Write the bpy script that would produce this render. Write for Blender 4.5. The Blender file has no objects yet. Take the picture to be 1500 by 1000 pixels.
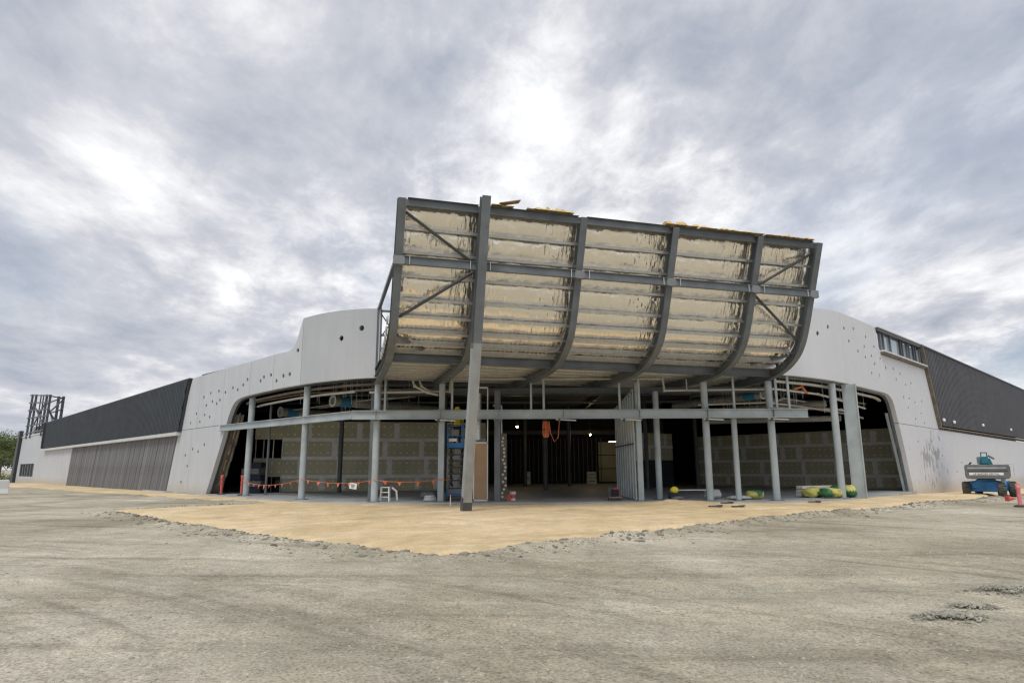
import bpy, bmesh, math, random
import numpy as np
from mathutils import Vector, Matrix, noise as mnoise
from math import radians as R, sin, cos, pi
random.seed(11)
rng = np.random.default_rng(5)
scene = bpy.context.scene
col = scene.collection

# ------------------------------------------------------------------ camera
EYE = Vector((0, 0, 1.5))
cd = bpy.data.cameras.new('camera'); cam = bpy.data.objects.new('camera', cd); col.objects.link(cam)
cd.sensor_width = 36; cd.lens = 945 * 36 / 1500; cd.clip_start = 0.1; cd.clip_end = 6000
pitch = math.atan2(184.5, 945)
cam.location = EYE
cam.matrix_world = Matrix.Translation(EYE) @ Matrix.Rotation(pi/2 + pitch, 4, 'X') @ Matrix.Rotation(-0.004, 4, 'Z')
scene.camera = cam

# ------------------------------------------------------------------ sky, sun, exposure
SKY_R, SKY_O = 25, (3.0, 3.0, 0)
SUN_EL, SUN_AZ = R(58), R(-158)           # azimuth measured from +Y towards +X
w = bpy.data.worlds.new('World'); scene.world = w; w.use_nodes = True
nt = w.node_tree; nt.nodes.clear()
N = lambda t: nt.nodes.new(t)
out = N('ShaderNodeOutputWorld'); bg = N('ShaderNodeBackground')
sky = N('ShaderNodeTexSky'); sky.sky_type = 'NISHITA'; sky.sun_disc = False
sky.sun_elevation = SUN_EL; sky.sun_rotation = SUN_AZ
def wmath(op, a, b=None, c=None, clamp=False):
    m = N('ShaderNodeMath'); m.operation = op; m.use_clamp = clamp
    for i, x in enumerate((a, b, c)):
        if x is None: continue
        if isinstance(x, (int, float)): m.inputs[i].default_value = x
        else: nt.links.new(x, m.inputs[i])
    return m.outputs[0]
tc = N('ShaderNodeTexCoord'); sep = N('ShaderNodeSeparateXYZ'); nt.links.new(tc.outputs['Generated'], sep.inputs[0])
zz = wmath('ADD', wmath('MAXIMUM', sep.outputs[2], 0.0), 0.22)
px_ = wmath('DIVIDE', sep.outputs[0], zz); py_ = wmath('DIVIDE', sep.outputs[1], zz)
comb = N('ShaderNodeCombineXYZ'); nt.links.new(px_, comb.inputs[0]); nt.links.new(py_, comb.inputs[1])
def wnoise(scale, detail, rough, dist, rot=0, stretch=(1, 1, 1), off=(0, 0, 0)):
    mp = N('ShaderNodeMapping'); mp.inputs['Rotation'].default_value = (0, 0, rot); mp.inputs['Scale'].default_value = stretch
    mp.inputs['Location'].default_value = off
    nt.links.new(comb.outputs[0], mp.inputs[0])
    n = N('ShaderNodeTexNoise'); n.inputs['Scale'].default_value = scale; n.inputs['Detail'].default_value = detail
    n.inputs['Roughness'].default_value = rough; n.inputs['Distortion'].default_value = dist
    nt.links.new(mp.outputs[0], n.inputs['Vector']); return n.outputs['Fac']
big = wnoise(0.55, 3, 0.5, 0.2, R(SKY_R), (1, 0.7, 1), SKY_O)
mid = wnoise(1.9, 10, 0.62, 0.2, R(62), (1, 0.75, 1), (0.4, 2.2, 0))
fin = wnoise(5.5, 9, 0.62, 0.3, R(60), (1, 0.8, 1), (7, 1, 0))
# broken, mottled cloud where the layer is thin; smooth sheets where it is thick
thin = N('ShaderNodeMapRange'); thin.interpolation_type = 'SMOOTHSTEP'; thin.inputs[1].default_value = 0.40; thin.inputs[2].default_value = 0.62; nt.links.new(big, thin.inputs[0])
fa = wmath('MULTIPLY_ADD', thin.outputs[0], 0.48, 0.16)
dens = wmath('ADD', wmath('ADD', wmath('MULTIPLY_ADD', wmath('SUBTRACT', big, 0.5), 0.72, 0.5), wmath('MULTIPLY', wmath('SUBTRACT', mid, 0.5), 0.80)), wmath('MULTIPLY', wmath('SUBTRACT', fin, 0.5), fa))
sd = Vector((sin(SUN_AZ)*cos(SUN_EL), cos(SUN_AZ)*cos(SUN_EL), sin(SUN_EL)))
tone = wmath('MULTIPLY_ADD', wmath('SUBTRACT', dens, 0.5), 1.0, 0.525)
ramp = N('ShaderNodeValToRGB'); cr = ramp.color_ramp; cr.interpolation = 'LINEAR'
cr.elements[0].position = 0.30; cr.elements[0].color = (0.30, 0.335, 0.405, 1)
cr.elements[1].position = 0.72; cr.elements[1].color = (0.98, 0.98, 0.98, 1)
for p_, c_ in ((0.40, (0.385, 0.41, 0.47, 1)), (0.50, (0.50, 0.515, 0.56, 1)), (0.58, (0.68, 0.685, 0.71, 1))):
    e = cr.elements.new(p_); e.color = c_
nt.links.new(tone, ramp.inputs[0])
skyb = N('ShaderNodeVectorMath'); skyb.operation = 'SCALE'; nt.links.new(sky.outputs[0], skyb.inputs[0]); skyb.inputs['Scale'].default_value = 0.10
gap = wnoise(0.9, 5, 0.5, 0.4, R(70), (1, 0.6, 1), (5.5, 0.3, 0))
gr = N('ShaderNodeMapRange'); gr.interpolation_type = 'SMOOTHSTEP'; gr.inputs[1].default_value = 0.34; gr.inputs[2].default_value = 0.54
gr.inputs[3].default_value = 0.68; gr.inputs[4].default_value = 1.0; nt.links.new(gap, gr.inputs[0])
mixc = N('ShaderNodeMix'); mixc.data_type = 'RGBA'; nt.links.new(gr.outputs[0], mixc.inputs[0])
nt.links.new(skyb.outputs[0], mixc.inputs[6]); nt.links.new(ramp.outputs[0], mixc.inputs[7])
bg.inputs['Strength'].default_value = 1.0
nt.links.new(mixc.outputs[2], bg.inputs['Color']); nt.links.new(bg.outputs[0], out.inputs[0])

sl = bpy.data.lights.new('sun', 'SUN'); so = bpy.data.objects.new('sun', sl); col.objects.link(so)
sl.energy = 1.5; sl.angle = R(22); sl.color = (1.0, 0.95, 0.87)
so.rotation_euler = sd.to_track_quat('Z', 'Y').to_euler(); so.location = sd * 60
vs = scene.view_settings; vs.view_transform = 'Standard'; vs.look = 'None'; vs.gamma = 1; vs.exposure = 0.34; vs.use_curve_mapping = False
scene.cycles.filter_width = 1.3

# ------------------------------------------------------------------ materials
def mat(name, color, rough=0.6, metal=0.0, var=0.0, vscale=3.0, bump=0.0, bscale=20.0, var2=None, spec=0.5, coord='Object', emis=None, detail=6):
    m = bpy.data.materials.new(name); m.use_nodes = True; t = m.node_tree; b = t.nodes['Principled BSDF']
    b.inputs['Roughness'].default_value = rough; b.inputs['Metallic'].default_value = metal
    b.inputs['Specular IOR Level'].default_value = spec
    c = (*color, 1)
    b.inputs['Base Color'].default_value = c
    tcx = t.nodes.new('ShaderNodeTexCoord')
    if var > 0:
        n = t.nodes.new('ShaderNodeTexNoise'); n.inputs['Scale'].default_value = vscale; n.inputs['Detail'].default_value = detail; n.inputs['Roughness'].default_value = 0.6
        t.links.new(tcx.outputs[coord], n.inputs['Vector'])
        r = t.nodes.new('ShaderNodeValToRGB'); r.color_ramp.elements[0].position = 0.3; r.color_ramp.elements[1].position = 0.7
        lo = tuple(max(0, x*(1-var)) for x in color); hi = tuple(min(1, x*(1+var)) for x in color)
        if var2: lo = var2
        r.color_ramp.elements[0].color = (*lo, 1); r.color_ramp.elements[1].color = (*hi, 1)
        t.links.new(n.outputs['Fac'], r.inputs[0]); t.links.new(r.outputs[0], b.inputs['Base Color'])
    if bump > 0:
        n2 = t.nodes.new('ShaderNodeTexNoise'); n2.inputs['Scale'].default_value = bscale; n2.inputs['Detail'].default_value = 4
        t.links.new(tcx.outputs[coord], n2.inputs['Vector'])
        bp = t.nodes.new('ShaderNodeBump'); bp.inputs['Strength'].default_value = bump; bp.inputs['Distance'].default_value = 0.02
        t.links.new(n2.outputs['Fac'], bp.inputs['Height']); t.links.new(bp.outputs[0], b.inputs['Normal'])
    if emis:
        b.inputs['Emission Color'].default_value = (*emis[0], 1); b.inputs['Emission Strength'].default_value = emis[1]
    return m
M = {}
M['steel'] = mat('painted_grey_steel', (0.125, 0.142, 0.155), 0.45, 0, 0.25, 1.3, detail=10)
M['steel_light'] = mat('primer_grey_steel', (0.35, 0.40, 0.42), 0.45, 0, 0.20, 1.1, detail=10)
M['steel_mid'] = mat('mid_grey_steel', (0.19, 0.205, 0.21), 0.45, 0, 0.16, 1.1)
M['steel_dark'] = mat('dark_steel', (0.06, 0.065, 0.07), 0.5, 0, 0.2, 2)
M['galv'] = mat('galvanised_steel', (0.54, 0.55, 0.55), 0.38, 0.6, 0.15, 8)
M['frame_dark'] = mat('charcoal_trim', (0.045, 0.05, 0.055), 0.5, 0, 0.15, 2)
M['clad'] = mat('charcoal_cladding', (0.026, 0.034, 0.044), 0.55, 0.0, 0.30, 0.9)
M['clad_r'] = mat('charcoal_cladding_satin', (0.045, 0.046, 0.054), 0.45, 0.0, 0.30, 0.8)
M['flash'] = mat('pale_flashing', (0.55, 0.56, 0.56), 0.5, 0, 0.08, 1)
M['timber'] = mat('raw_timber', (0.27, 0.18, 0.10), 0.7, 0, 0.35, 4, 0.2, 30)
M['trim_brown'] = mat('brown_lining', (0.16, 0.13, 0.10), 0.7, 0, 0.35, 2)
M['ply'] = mat('tan_cardboard', (0.42, 0.28, 0.17), 0.75, 0, 0.12, 1.5)
M['concrete'] = mat('slab_concrete', (0.36, 0.38, 0.39), 0.55, 0, 0.25, 0.6, 0.1, 15)
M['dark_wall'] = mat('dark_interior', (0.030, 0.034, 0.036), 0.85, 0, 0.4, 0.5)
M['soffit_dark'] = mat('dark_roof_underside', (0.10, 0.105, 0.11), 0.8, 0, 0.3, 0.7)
M['board'] = mat('olive_plasterboard', (0.46, 0.435, 0.30), 0.85, 0, 0.14, 0.7)
M['board_lit'] = mat('lit_plasterboard', (0.54, 0.49, 0.34), 0.85, 0, 0.12, 0.7)  # lit copy of the olive board, its extra light put into the colour
M['jointing'] = mat('white_jointing', (0.68, 0.68, 0.65), 0.9, 0, 0.12, 3)
M['pipe_white'] = mat('cream_pipe', (0.55, 0.53, 0.47), 0.5, 0, 0.15, 2)
M['duct'] = mat('duct_wrap', (0.34, 0.33, 0.29), 0.45, 0.15, 0.2, 3)
M['duct_blue'] = mat('blue_duct_tape', (0.05, 0.22, 0.36), 0.5, 0, 0.2, 5)
M['white'] = mat('white_paint', (0.75, 0.75, 0.74), 0.5, 0, 0.08, 4)
M['blue'] = mat('machine_blue', (0.012, 0.14, 0.38), 0.38, 0, 0.25, 2)
M['teal'] = mat('machine_teal', (0.01, 0.13, 0.17), 0.4, 0, 0.25, 2)
M['mgrey'] = mat('machine_grey', (0.13, 0.135, 0.14), 0.5, 0, 0.2, 2)
M['rubber'] = mat('tyre_rubber', (0.07, 0.07, 0.062), 0.85, 0, 0.4, 6, 0.3, 20)
M['orange'] = mat('orange_plastic', (0.62, 0.17, 0.07), 0.5, 0, 0.15, 6)
M['red'] = mat('red_plastic', (0.58, 0.11, 0.09), 0.5, 0, 0.15, 6)
M['pink'] = mat('faded_pink_plastic', (0.80, 0.24, 0.27), 0.55, 0, 0.12, 6)
M['bag_y'] = mat('yellow_bag', (0.48, 0.45, 0.12), 0.55, 0, 0.25, 5, 0.3, 12)
M['bag_g'] = mat('green_bag', (0.035, 0.13, 0.05), 0.5, 0, 0.4, 5, 0.3, 12)
M['insul'] = mat('glasswool', (0.55, 0.40, 0.17), 0.95, 0, 0.35, 8, 0.6, 25)
M['hivis'] = mat('hivis_yellow', (0.70, 0.62, 0.04), 0.7, 0, 0.15, 8)
M['navy'] = mat('navy_cloth', (0.02, 0.025, 0.045), 0.85)
M['skin'] = mat('skin', (0.45, 0.27, 0.19), 0.6)
M['glass'] = mat('window_glass', (0.35, 0.42, 0.48), 0.08, 0.0, 0, spec=0.8)
M['lamp'] = mat('lamp_glow', (1, 0.8, 0.5), 0.5, emis=((1.0, 0.72, 0.36), 60.0))
M['tube'] = mat('tube_glow', (1, 0.9, 0.7), 0.5, emis=((1.0, 0.85, 0.6), 6.0))
M['bark'] = mat('bark', (0.13, 0.10, 0.075), 0.9, 0, 0.3, 5)
M['leaf'] = mat('leaf', (0.065, 0.115, 0.03), 0.65, 0, 0.4, 0.8)
M['leaf2'] = mat('leaf_olive', (0.11, 0.145, 0.045), 0.65, 0, 0.4, 0.8)
M['slat'] = [mat('ribbed_grey_%d' % i, c, 0.75, 0, 0.22, 1.3) for i, c in enumerate(((0.135, 0.138, 0.146), (0.145, 0.149, 0.158), (0.172, 0.176, 0.186), (0.138, 0.138, 0.142)))]

def white_wall(name, tint, stain=None, streak=0.10):
    m = bpy.data.materials.new(name); m.use_nodes = True; t = m.node_tree; b = t.nodes['Principled BSDF']; b.inputs['Roughness'].default_value = 0.7
    tcx = t.nodes.new('ShaderNodeTexCoord')
    def nz(scale, stretch, detail=6, rough=.6):
        mp = t.nodes.new('ShaderNodeMapping'); mp.inputs['Scale'].default_value = stretch; t.links.new(tcx.outputs['Object'], mp.inputs[0])
        n = t.nodes.new('ShaderNodeTexNoise'); n.inputs['Scale'].default_value = scale; n.inputs['Detail'].default_value = detail; n.inputs['Roughness'].default_value = rough
        t.links.new(mp.outputs[0], n.inputs['Vector']); return n.outputs['Fac']
    a = nz(0.45, (1, 1, 1)); s = nz(1.6, (1, 1, .18)); f = nz(9, (1, 1, 1), 3)
    def mm(op, x, y):
        k = t.nodes.new('ShaderNodeMath'); k.operation = op
        for i, q in enumerate((x, y)):
            if isinstance(q, (int, float)): k.inputs[i].default_value = q
            else: t.links.new(q, k.inputs[i])
        return k.outputs[0]
    v = mm('ADD', mm('ADD', mm('MULTIPLY', a, .45), mm('MULTIPLY', s, .4)), mm('MULTIPLY', f, .15))
    r = t.nodes.new('ShaderNodeValToRGB'); r.color_ramp.elements[0].position = .32; r.color_ramp.elements[1].position = .66
    r.color_ramp.elements[0].color = (*[x*(1-streak*2) for x in tint], 1); r.color_ramp.elements[1].color = (*tint, 1)
    t.links.new(v, r.inputs[0]); csock = r.outputs[0]
    spz = t.nodes.new('ShaderNodeSeparateXYZ'); t.links.new(tcx.outputs['Object'], spz.inputs[0])
    dz = mm('SUBTRACT', mm('ADD', mm('MULTIPLY', nz(2.5, (1, 1, .4), 5), .9), .10), spz.outputs[2])
    dr = t.nodes.new('ShaderNodeMapRange'); dr.inputs[1].default_value = -.15; dr.inputs[2].default_value = .55; dr.inputs[4].default_value = .55; dr.clamp = True; t.links.new(dz, dr.inputs[0])
    dx_ = t.nodes.new('ShaderNodeMix'); dx_.data_type = 'RGBA'; dx_.inputs[7].default_value = (.46, .37, .24, 1); t.links.new(dr.outputs[0], dx_.inputs[0]); t.links.new(csock, dx_.inputs[6]); csock = dx_.outputs[2]
    if stain:
        # smeared grey render marks: noise blotches confined to one patch of wall
        (cx, cy, cz), (rx, rz) = stain
        sp = t.nodes.new('ShaderNodeSeparateXYZ'); t.links.new(tcx.outputs['Object'], sp.inputs[0])
        ex = mm('DIVIDE', mm('SUBTRACT', sp.outputs[0], cx), rx); ez = mm('DIVIDE', mm('SUBTRACT', sp.outputs[2], cz), rz)
        rad = mm('SQRT', mm('ADD', mm('MULTIPLY', ex, ex), mm('MULTIPLY', ez, ez)), 0)
        blot = nz(2.1, (1, 1, .55), 4, .55)
        q = mm('SUBTRACT', blot, mm('MULTIPLY', rad, .16))
        mr = t.nodes.new('ShaderNodeMapRange'); mr.interpolation_type = 'SMOOTHSTEP'; mr.inputs[1].default_value = .42; mr.inputs[2].default_value = .50
        mr.inputs[4].default_value = .75; t.links.new(q, mr.inputs[0])
        mx = t.nodes.new('ShaderNodeMix'); mx.data_type = 'RGBA'; mx.inputs[7].default_value = (.28, .28, .28, 1)
        t.links.new(mr.outputs[0], mx.inputs[0]); t.links.new(csock, mx.inputs[6]); csock = mx.outputs[2]
    t.links.new(csock, b.inputs['Base Color'])
    bp = t.nodes.new('ShaderNodeBump'); bp.inputs['Strength'].default_value = .12; bp.inputs['Distance'].default_value = .02
    t.links.new(f, bp.inputs['Height']); t.links.new(bp.outputs[0], b.inputs['Normal'])
    return m
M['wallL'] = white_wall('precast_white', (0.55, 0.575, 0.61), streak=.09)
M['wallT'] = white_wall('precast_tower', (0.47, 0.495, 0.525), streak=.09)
M['wallR'] = white_wall('precast_white_stained', (0.64, 0.65, 0.69), ((7.9, 0, 2.0), (2.6, 1.7)), streak=.04)

def foil_mat():
    m = bpy.data.materials.new('silver_foil'); m.use_nodes = True; t = m.node_tree; b = t.nodes['Principled BSDF']
    b.inputs['Metallic'].default_value = 1.0; b.inputs['Roughness'].default_value = 0.24; b.inputs['Base Color'].default_value = (0.92, 0.87, 0.78, 1)
    tcx = t.nodes.new('ShaderNodeTexCoord')
    mp = t.nodes.new('ShaderNodeMapping'); mp.inputs['Scale'].default_value = (7.0, 1.2, 1.2); t.links.new(tcx.outputs['Object'], mp.inputs[0])
    n1 = t.nodes.new('ShaderNodeTexNoise'); n1.inputs['Scale'].default_value = 1.3; n1.inputs['Detail'].default_value = 5; n1.inputs['Distortion'].default_value = .6; t.links.new(mp.outputs[0], n1.inputs['Vector'])
    v = t.nodes.new('ShaderNodeTexVoronoi'); v.inputs['Scale'].default_value = 5.5; t.links.new(tcx.outputs['Object'], v.inputs['Vector'])
    wv = t.nodes.new('ShaderNodeTexWave'); wv.inputs['Scale'].default_value = 1.9; wv.inputs['Distortion'].default_value = 1.2; wv.inputs['Detail'].default_value = 1; t.links.new(tcx.outputs['Object'], wv.inputs['Vector'])
    a = t.nodes.new('ShaderNodeMath'); a.operation = 'MULTIPLY_ADD'; a.inputs[1].default_value = .35; t.links.new(v.outputs['Distance'], a.inputs[0]); t.links.new(n1.outputs['Fac'], a.inputs[2])
    a2 = t.nodes.new('ShaderNodeMath'); a2.operation = 'MULTIPLY_ADD'; a2.inputs[1].default_value = .10; t.links.new(wv.outputs['Fac'], a2.inputs[0]); t.links.new(a.outputs[0], a2.inputs[2])
    bp = t.nodes.new('ShaderNodeBump'); bp.inputs['Strength'].default_value = .65; bp.inputs['Distance'].default_value = .045
    t.links.new(a2.outputs[0], bp.inputs['Height']); t.links.new(bp.outputs[0], b.inputs['Normal'])
    return m
M['foil'] = foil_mat()

def ground_mat(name, cols, scales, bump_d, bscale, stretch=(1, 1, 1), rough=.95, fine_mix=.8, tracks=()):
    m = bpy.data.materials.new(name); m.use_nodes = True; t = m.node_tree; b = t.nodes['Principled BSDF']; b.inputs['Roughness'].default_value = rough
    b.inputs['Specular IOR Level'].default_value = .2
    tcx = t.nodes.new('ShaderNodeTexCoord')
    def nz(scale, st=(1, 1, 1), detail=8, rough=.6, dist=0, rot=0):
        mp = t.nodes.new('ShaderNodeMapping'); mp.inputs['Scale'].default_value = st; mp.inputs['Rotation'].default_value = (0, 0, rot); t.links.new(tcx.outputs['Object'], mp.inputs[0])
        n = t.nodes.new('ShaderNodeTexNoise'); n.inputs['Scale'].default_value = scale; n.inputs['Detail'].default_value = detail; n.inputs['Roughness'].default_value = rough; n.inputs['Distortion'].default_value = dist
        t.links.new(mp.outputs[0], n.inputs['Vector']); return n.outputs['Fac']
    def ramp(sock, pairs):
        r = t.nodes.new('ShaderNodeValToRGB'); r.color_ramp.elements[0].position = pairs[0][0]; r.color_ramp.elements[0].color = (*pairs[0][1], 1)
        r.color_ramp.elements[1].position = pairs[-1][0]; r.color_ramp.elements[1].color = (*pairs[-1][1], 1)
        for p, c in pairs[1:-1]: e = r.color_ramp.elements.new(p); e.color = (*c, 1)
        t.links.new(sock, r.inputs[0]); return r.outputs[0]
    def mix(f, a, b_, mode='MIX'):
        x = t.nodes.new('ShaderNodeMix'); x.data_type = 'RGBA'; x.blend_type = mode
        if isinstance(f, float): x.inputs[0].default_value = f
        else: t.links.new(f, x.inputs[0])
        t.links.new(a, x.inputs[6]); t.links.new(b_, x.inputs[7]); return x.outputs[2]
    big = nz(scales[0], stretch, 9, .62, .4, R(20)); med = nz(scales[1], (1, .7, 1), 9, .68, .3, R(-30)); g1 = nz(scales[2], (1, 1, 1), 7, .7, .3); g2 = nz(scales[3], (1, 1, 1), 5, .7)
    c = ramp(big, [(.30, cols[0]), (.45, cols[1]), (.56, cols[2]), (.70, cols[3])])
    # wheel tracks: streaks drawn out along arcs of large radius
    for (ox, oy, k, sc) in tracks:
        sb = t.nodes.new('ShaderNodeVectorMath'); sb.operation = 'SUBTRACT'; t.links.new(tcx.outputs['Object'], sb.inputs[0]); sb.inputs[1].default_value = (ox, oy, 0)
        sp = t.nodes.new('ShaderNodeSeparateXYZ'); t.links.new(sb.outputs[0], sp.inputs[0])
        def mth(op, a, b_=None):
            q = t.nodes.new('ShaderNodeMath'); q.operation = op
            for i_, x_ in enumerate((a, b_)):
                if x_ is None: continue
                if isinstance(x_, (int, float)): q.inputs[i_].default_value = x_
                else: t.links.new(x_, q.inputs[i_])
            return q.outputs[0]
        rr_ = mth('SQRT', mth('ADD', mth('MULTIPLY', sp.outputs[0], sp.outputs[0]), mth('MULTIPLY', sp.outputs[1], sp.outputs[1])))
        an = mth('ARCTAN2', sp.outputs[1], sp.outputs[0])
        cb_ = t.nodes.new('ShaderNodeCombineXYZ'); t.links.new(mth('MULTIPLY', rr_, sc), cb_.inputs[0]); t.links.new(mth('MULTIPLY', an, 5.0), cb_.inputs[1])
        nn_ = t.nodes.new('ShaderNodeTexNoise'); nn_.inputs['Scale'].default_value = 1.0; nn_.inputs['Detail'].default_value = 8; nn_.inputs['Roughness'].default_value = .62; nn_.inputs['Distortion'].default_value = .25
        t.links.new(cb_.outputs[0], nn_.inputs['Vector'])
        c = mix(k, c, ramp(nn_.outputs['Fac'], [(.34, (.70, .70, .68)), (.46, (1, 1, 1)), (.55, (1, 1, 1)), (.66, (1.18, 1.18, 1.19))]), 'MULTIPLY')
    c = mix(1.0, c, ramp(med, [(.34, (.84, .835, .80)), (.5, (1, 1, 1)), (.66, (1.14, 1.11, 1.07))]), 'MULTIPLY')
    c = mix(fine_mix*.5, c, ramp(g1, [(.36, (.55, .55, .54)), (.47, (.97, .97, .97)), (.56, (1.06, 1.06, 1.05)), (.66, (1.4, 1.39, 1.37))]), 'MULTIPLY')
    c = mix(fine_mix, c, ramp(g2, [(.36, (.42, .42, .41)), (.47, (.95, .95, .95)), (.56, (1.1, 1.1, 1.1)), (.68, (1.6, 1.58, 1.55))]), 'MULTIPLY')
    t.links.new(c, b.inputs['Base Color'])
    bn = nz(bscale, (1, 1, 1), 10, .72); bp = t.nodes.new('ShaderNodeBump'); bp.inputs['Strength'].default_value = 1.0; bp.inputs['Distance'].default_value = bump_d
    t.links.new(bn, bp.inputs['Height']); t.links.new(bp.outputs[0], b.inputs['Normal'])
    return m
M['gravel'] = ground_mat('crushed_limestone', [(.285, .258, .195), (.385, .353, .278), (.465, .432, .35), (.55, .517, .44)], (.16, .7, 6.0, 30.0), .03, 18, (1, .6, 1), fine_mix=.8, tracks=((-28, -23, .9, 2.0), (2, 75, .85, 1.5), (-28.5, -22, .6, .55)))
M['sand'] = ground_mat('yellow_sand', [(.54, .41, .235), (.61, .48, .295), (.66, .53, .345), (.70, .59, .42)], (.25, 1.0, 4.0, 14.0), .03, 8, (1, .6, 1), fine_mix=.22, tracks=((20, -4, .55, 2.0), (-12, 60, .5, 1.8)))
M['stone_dark'] = mat('damp_stone', (0.20, 0.19, 0.155), 0.95, 0, 0.5, 2.5)
M['stone_heap'] = mat('heap_stone', (0.31, 0.30, 0.25), 0.95, 0, 0.5, 2.5)
M['stone'] = mat('loose_stone', (0.36, 0.345, 0.29), 0.95, 0, 0.45, 2.5)

# ------------------------------------------------------------------ mesh helpers
def link(o, parent=None):
    col.objects.link(o)
    if parent: o.parent = parent
    return o
def tag(o, label=None, cat=None, group=None, kind=None):
    if label: o['label'] = label
    if cat: o['category'] = cat
    if group: o['group'] = group
    if kind: o['kind'] = kind
    return o
def root(name, loc, label, cat, group=None, rz=0):
    o = bpy.data.objects.new(name, None); o.empty_display_size = .2; o.location = loc; o.rotation_euler = (0, 0, rz)
    col.objects.link(o); return tag(o, label, cat, group)
class MB:
    def __init__(s): s.v = []; s.f = []
    def add(s, vs, fs):
        k = len(s.v); s.v += [tuple(p) for p in vs]; s.f += [tuple(i + k for i in f) for f in fs]; return s
    def box(s, c, size, rz=0, rx=0, ry=0):
        mtx = Matrix.Translation(Vector(c)) @ Matrix.Rotation(rz, 4, 'Z') @ Matrix.Rotation(ry, 4, 'Y') @ Matrix.Rotation(rx, 4, 'X')
        hx, hy, hz = (q / 2 for q in size)
        vs = [mtx @ Vector((x*hx, y*hy, z*hz)) for z in (-1, 1) for y in (-1, 1) for x in (-1, 1)]
        return s.add(vs, [(0, 2, 3, 1), (4, 5, 7, 6), (0, 1, 5, 4), (2, 6, 7, 3), (0, 4, 6, 2), (1, 3, 7, 5)])
    def sweep(s, prof, pts, up=(0, 0, 1), caps=True, closed=True):
        """profile (a,b): a along side axis, b along the 'up' axis; pts path"""
        pts = [Vector(p) for p in pts]; n = len(prof); k0 = len(s.v); vs = []
        for i, p in enumerate(pts):
            d = (pts[min(i+1, len(pts)-1)] - pts[max(i-1, 0)]).normalized()
            side = d.cross(Vector(up)).normalized(); u2 = side.cross(d).normalized()
            vs += [p + side*a + u2*b for a, b in prof]
        fs = []
        for i in range(len(pts)-1):
            for j in range(n if closed else n-1):
                a = i*n+j; b = i*n+(j+1) % n
                fs.append((a, b, b+n, a+n))
        if caps and closed:
            fs.append(tuple(range(n-1, -1, -1))); fs.append(tuple(range((len(pts)-1)*n, len(pts)*n)))
        return s.add(vs, fs)
    def tube(s, pts, r, seg=10, caps=True):
        pts = [Vector(p) for p in pts]; d = (pts[-1]-pts[0]).normalized(); up = (0, 0, 1) if abs(d.z) < .9 else (0, 1, 0)
        return s.sweep([(r*cos(2*pi*i/seg), r*sin(2*pi*i/seg)) for i in range(seg)], pts, up, caps)
    def ibeam(s, p0, p1, h, b, tf=.02, tw=.014, up=(0, 0, 1)):
        return s.sweep(Iprof(h, b, tf, tw), [p0, p1], up)
    def bar(s, p0, p1, wd, h, up=(0, 0, 1)):
        return s.sweep([(-wd/2, -h/2), (wd/2, -h/2), (wd/2, h/2), (-wd/2, h/2)], [p0, p1], up)
    def chan(s, p0, p1, h, b, t=.012, up=(0, 0, 1), flip=1):
        pr = [(0, -h/2), (flip*b, -h/2), (flip*b, -h/2+t), (flip*t, -h/2+t), (flip*t, h/2-t), (flip*b, h/2-t), (flip*b, h/2), (0, h/2)]
        return s.sweep(pr, [p0, p1], up)
    def cone(s, c, r0, r1, z0, z1, seg=14):
        c = Vector(c); vs = []
        for r, z in ((r0, z0), (r1, z1)): vs += [c + Vector((r*cos(2*pi*i/seg), r*sin(2*pi*i/seg), z)) for i in range(seg)]
        fs = [(i, (i+1) % seg, seg+(i+1) % seg, seg+i) for i in range(seg)] + [tuple(range(seg-1, -1, -1)), tuple(range(seg, 2*seg))]
        return s.add(vs, fs)
    def lathe(s, c, prof, seg=20, axis='Z', ):
        c = Vector(c); vs = []; n = len(prof)
        for i in range(seg):
            a = 2*pi*i/seg
            for r, h in prof:
                p = Vector((r*cos(a), r*sin(a), h))
                if axis == 'X': p = Vector((h, r*cos(a), r*sin(a)))
                if axis == 'Y': p = Vector((r*cos(a), h, r*sin(a)))
                vs.append(c + p)
        fs = [(i*n+j, ((i+1) % seg)*n+j, ((i+1) % seg)*n+j+1, i*n+j+1) for i in range(seg) for j in range(n-1)]
        return s.add(vs, fs)
    def mesh(s, name):
        me = bpy.data.meshes.new(name); me.from_pydata(s.v, [], s.f); me.update()
        bm = bmesh.new(); bm.from_mesh(me); bmesh.ops.recalc_face_normals(bm, faces=bm.faces); bm.to_mesh(me); bm.free()
        return me
    def build(s, name, m, parent=None, smooth=None, bevel=0, kind=None, label=None):
        me = s.mesh(name)
        if bevel:
            bm = bmesh.new(); bm.from_mesh(me)
            bmesh.ops.bevel(bm, geom=[e for e in bm.edges if len(e.link_faces) == 2 and e.calc_face_angle(0) > .6], offset=bevel, segments=1 if bevel < .02 else 2, affect='EDGES', profile=.6)
            bm.to_mesh(me); bm.free()
        if smooth:
            me.shade_smooth(); me.set_sharp_from_angle(angle=R(smooth))
        me.materials.append(m)
        o = bpy.data.objects.new(name, me); link(o, parent)
        if kind: o['kind'] = kind
        if label: o['label'] = label
        return o
def Iprof(h, b, tf=.02, tw=.014):
    return [(-b/2, -h/2), (b/2, -h/2), (b/2, -h/2+tf), (tw/2, -h/2+tf), (tw/2, h/2-tf), (b/2, h/2-tf), (b/2, h/2), (-b/2, h/2), (-b/2, h/2-tf), (-tw/2, h/2-tf), (-tw/2, -h/2+tf), (-b/2, -h/2+tf)]
def copy_to(src, parent, loc=None, rot=None, m=None):
    c = src.copy(); link(c, parent)
    if loc is not None: c.location = loc
    if rot is not None: c.rotation_euler = rot
    return c
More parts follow.
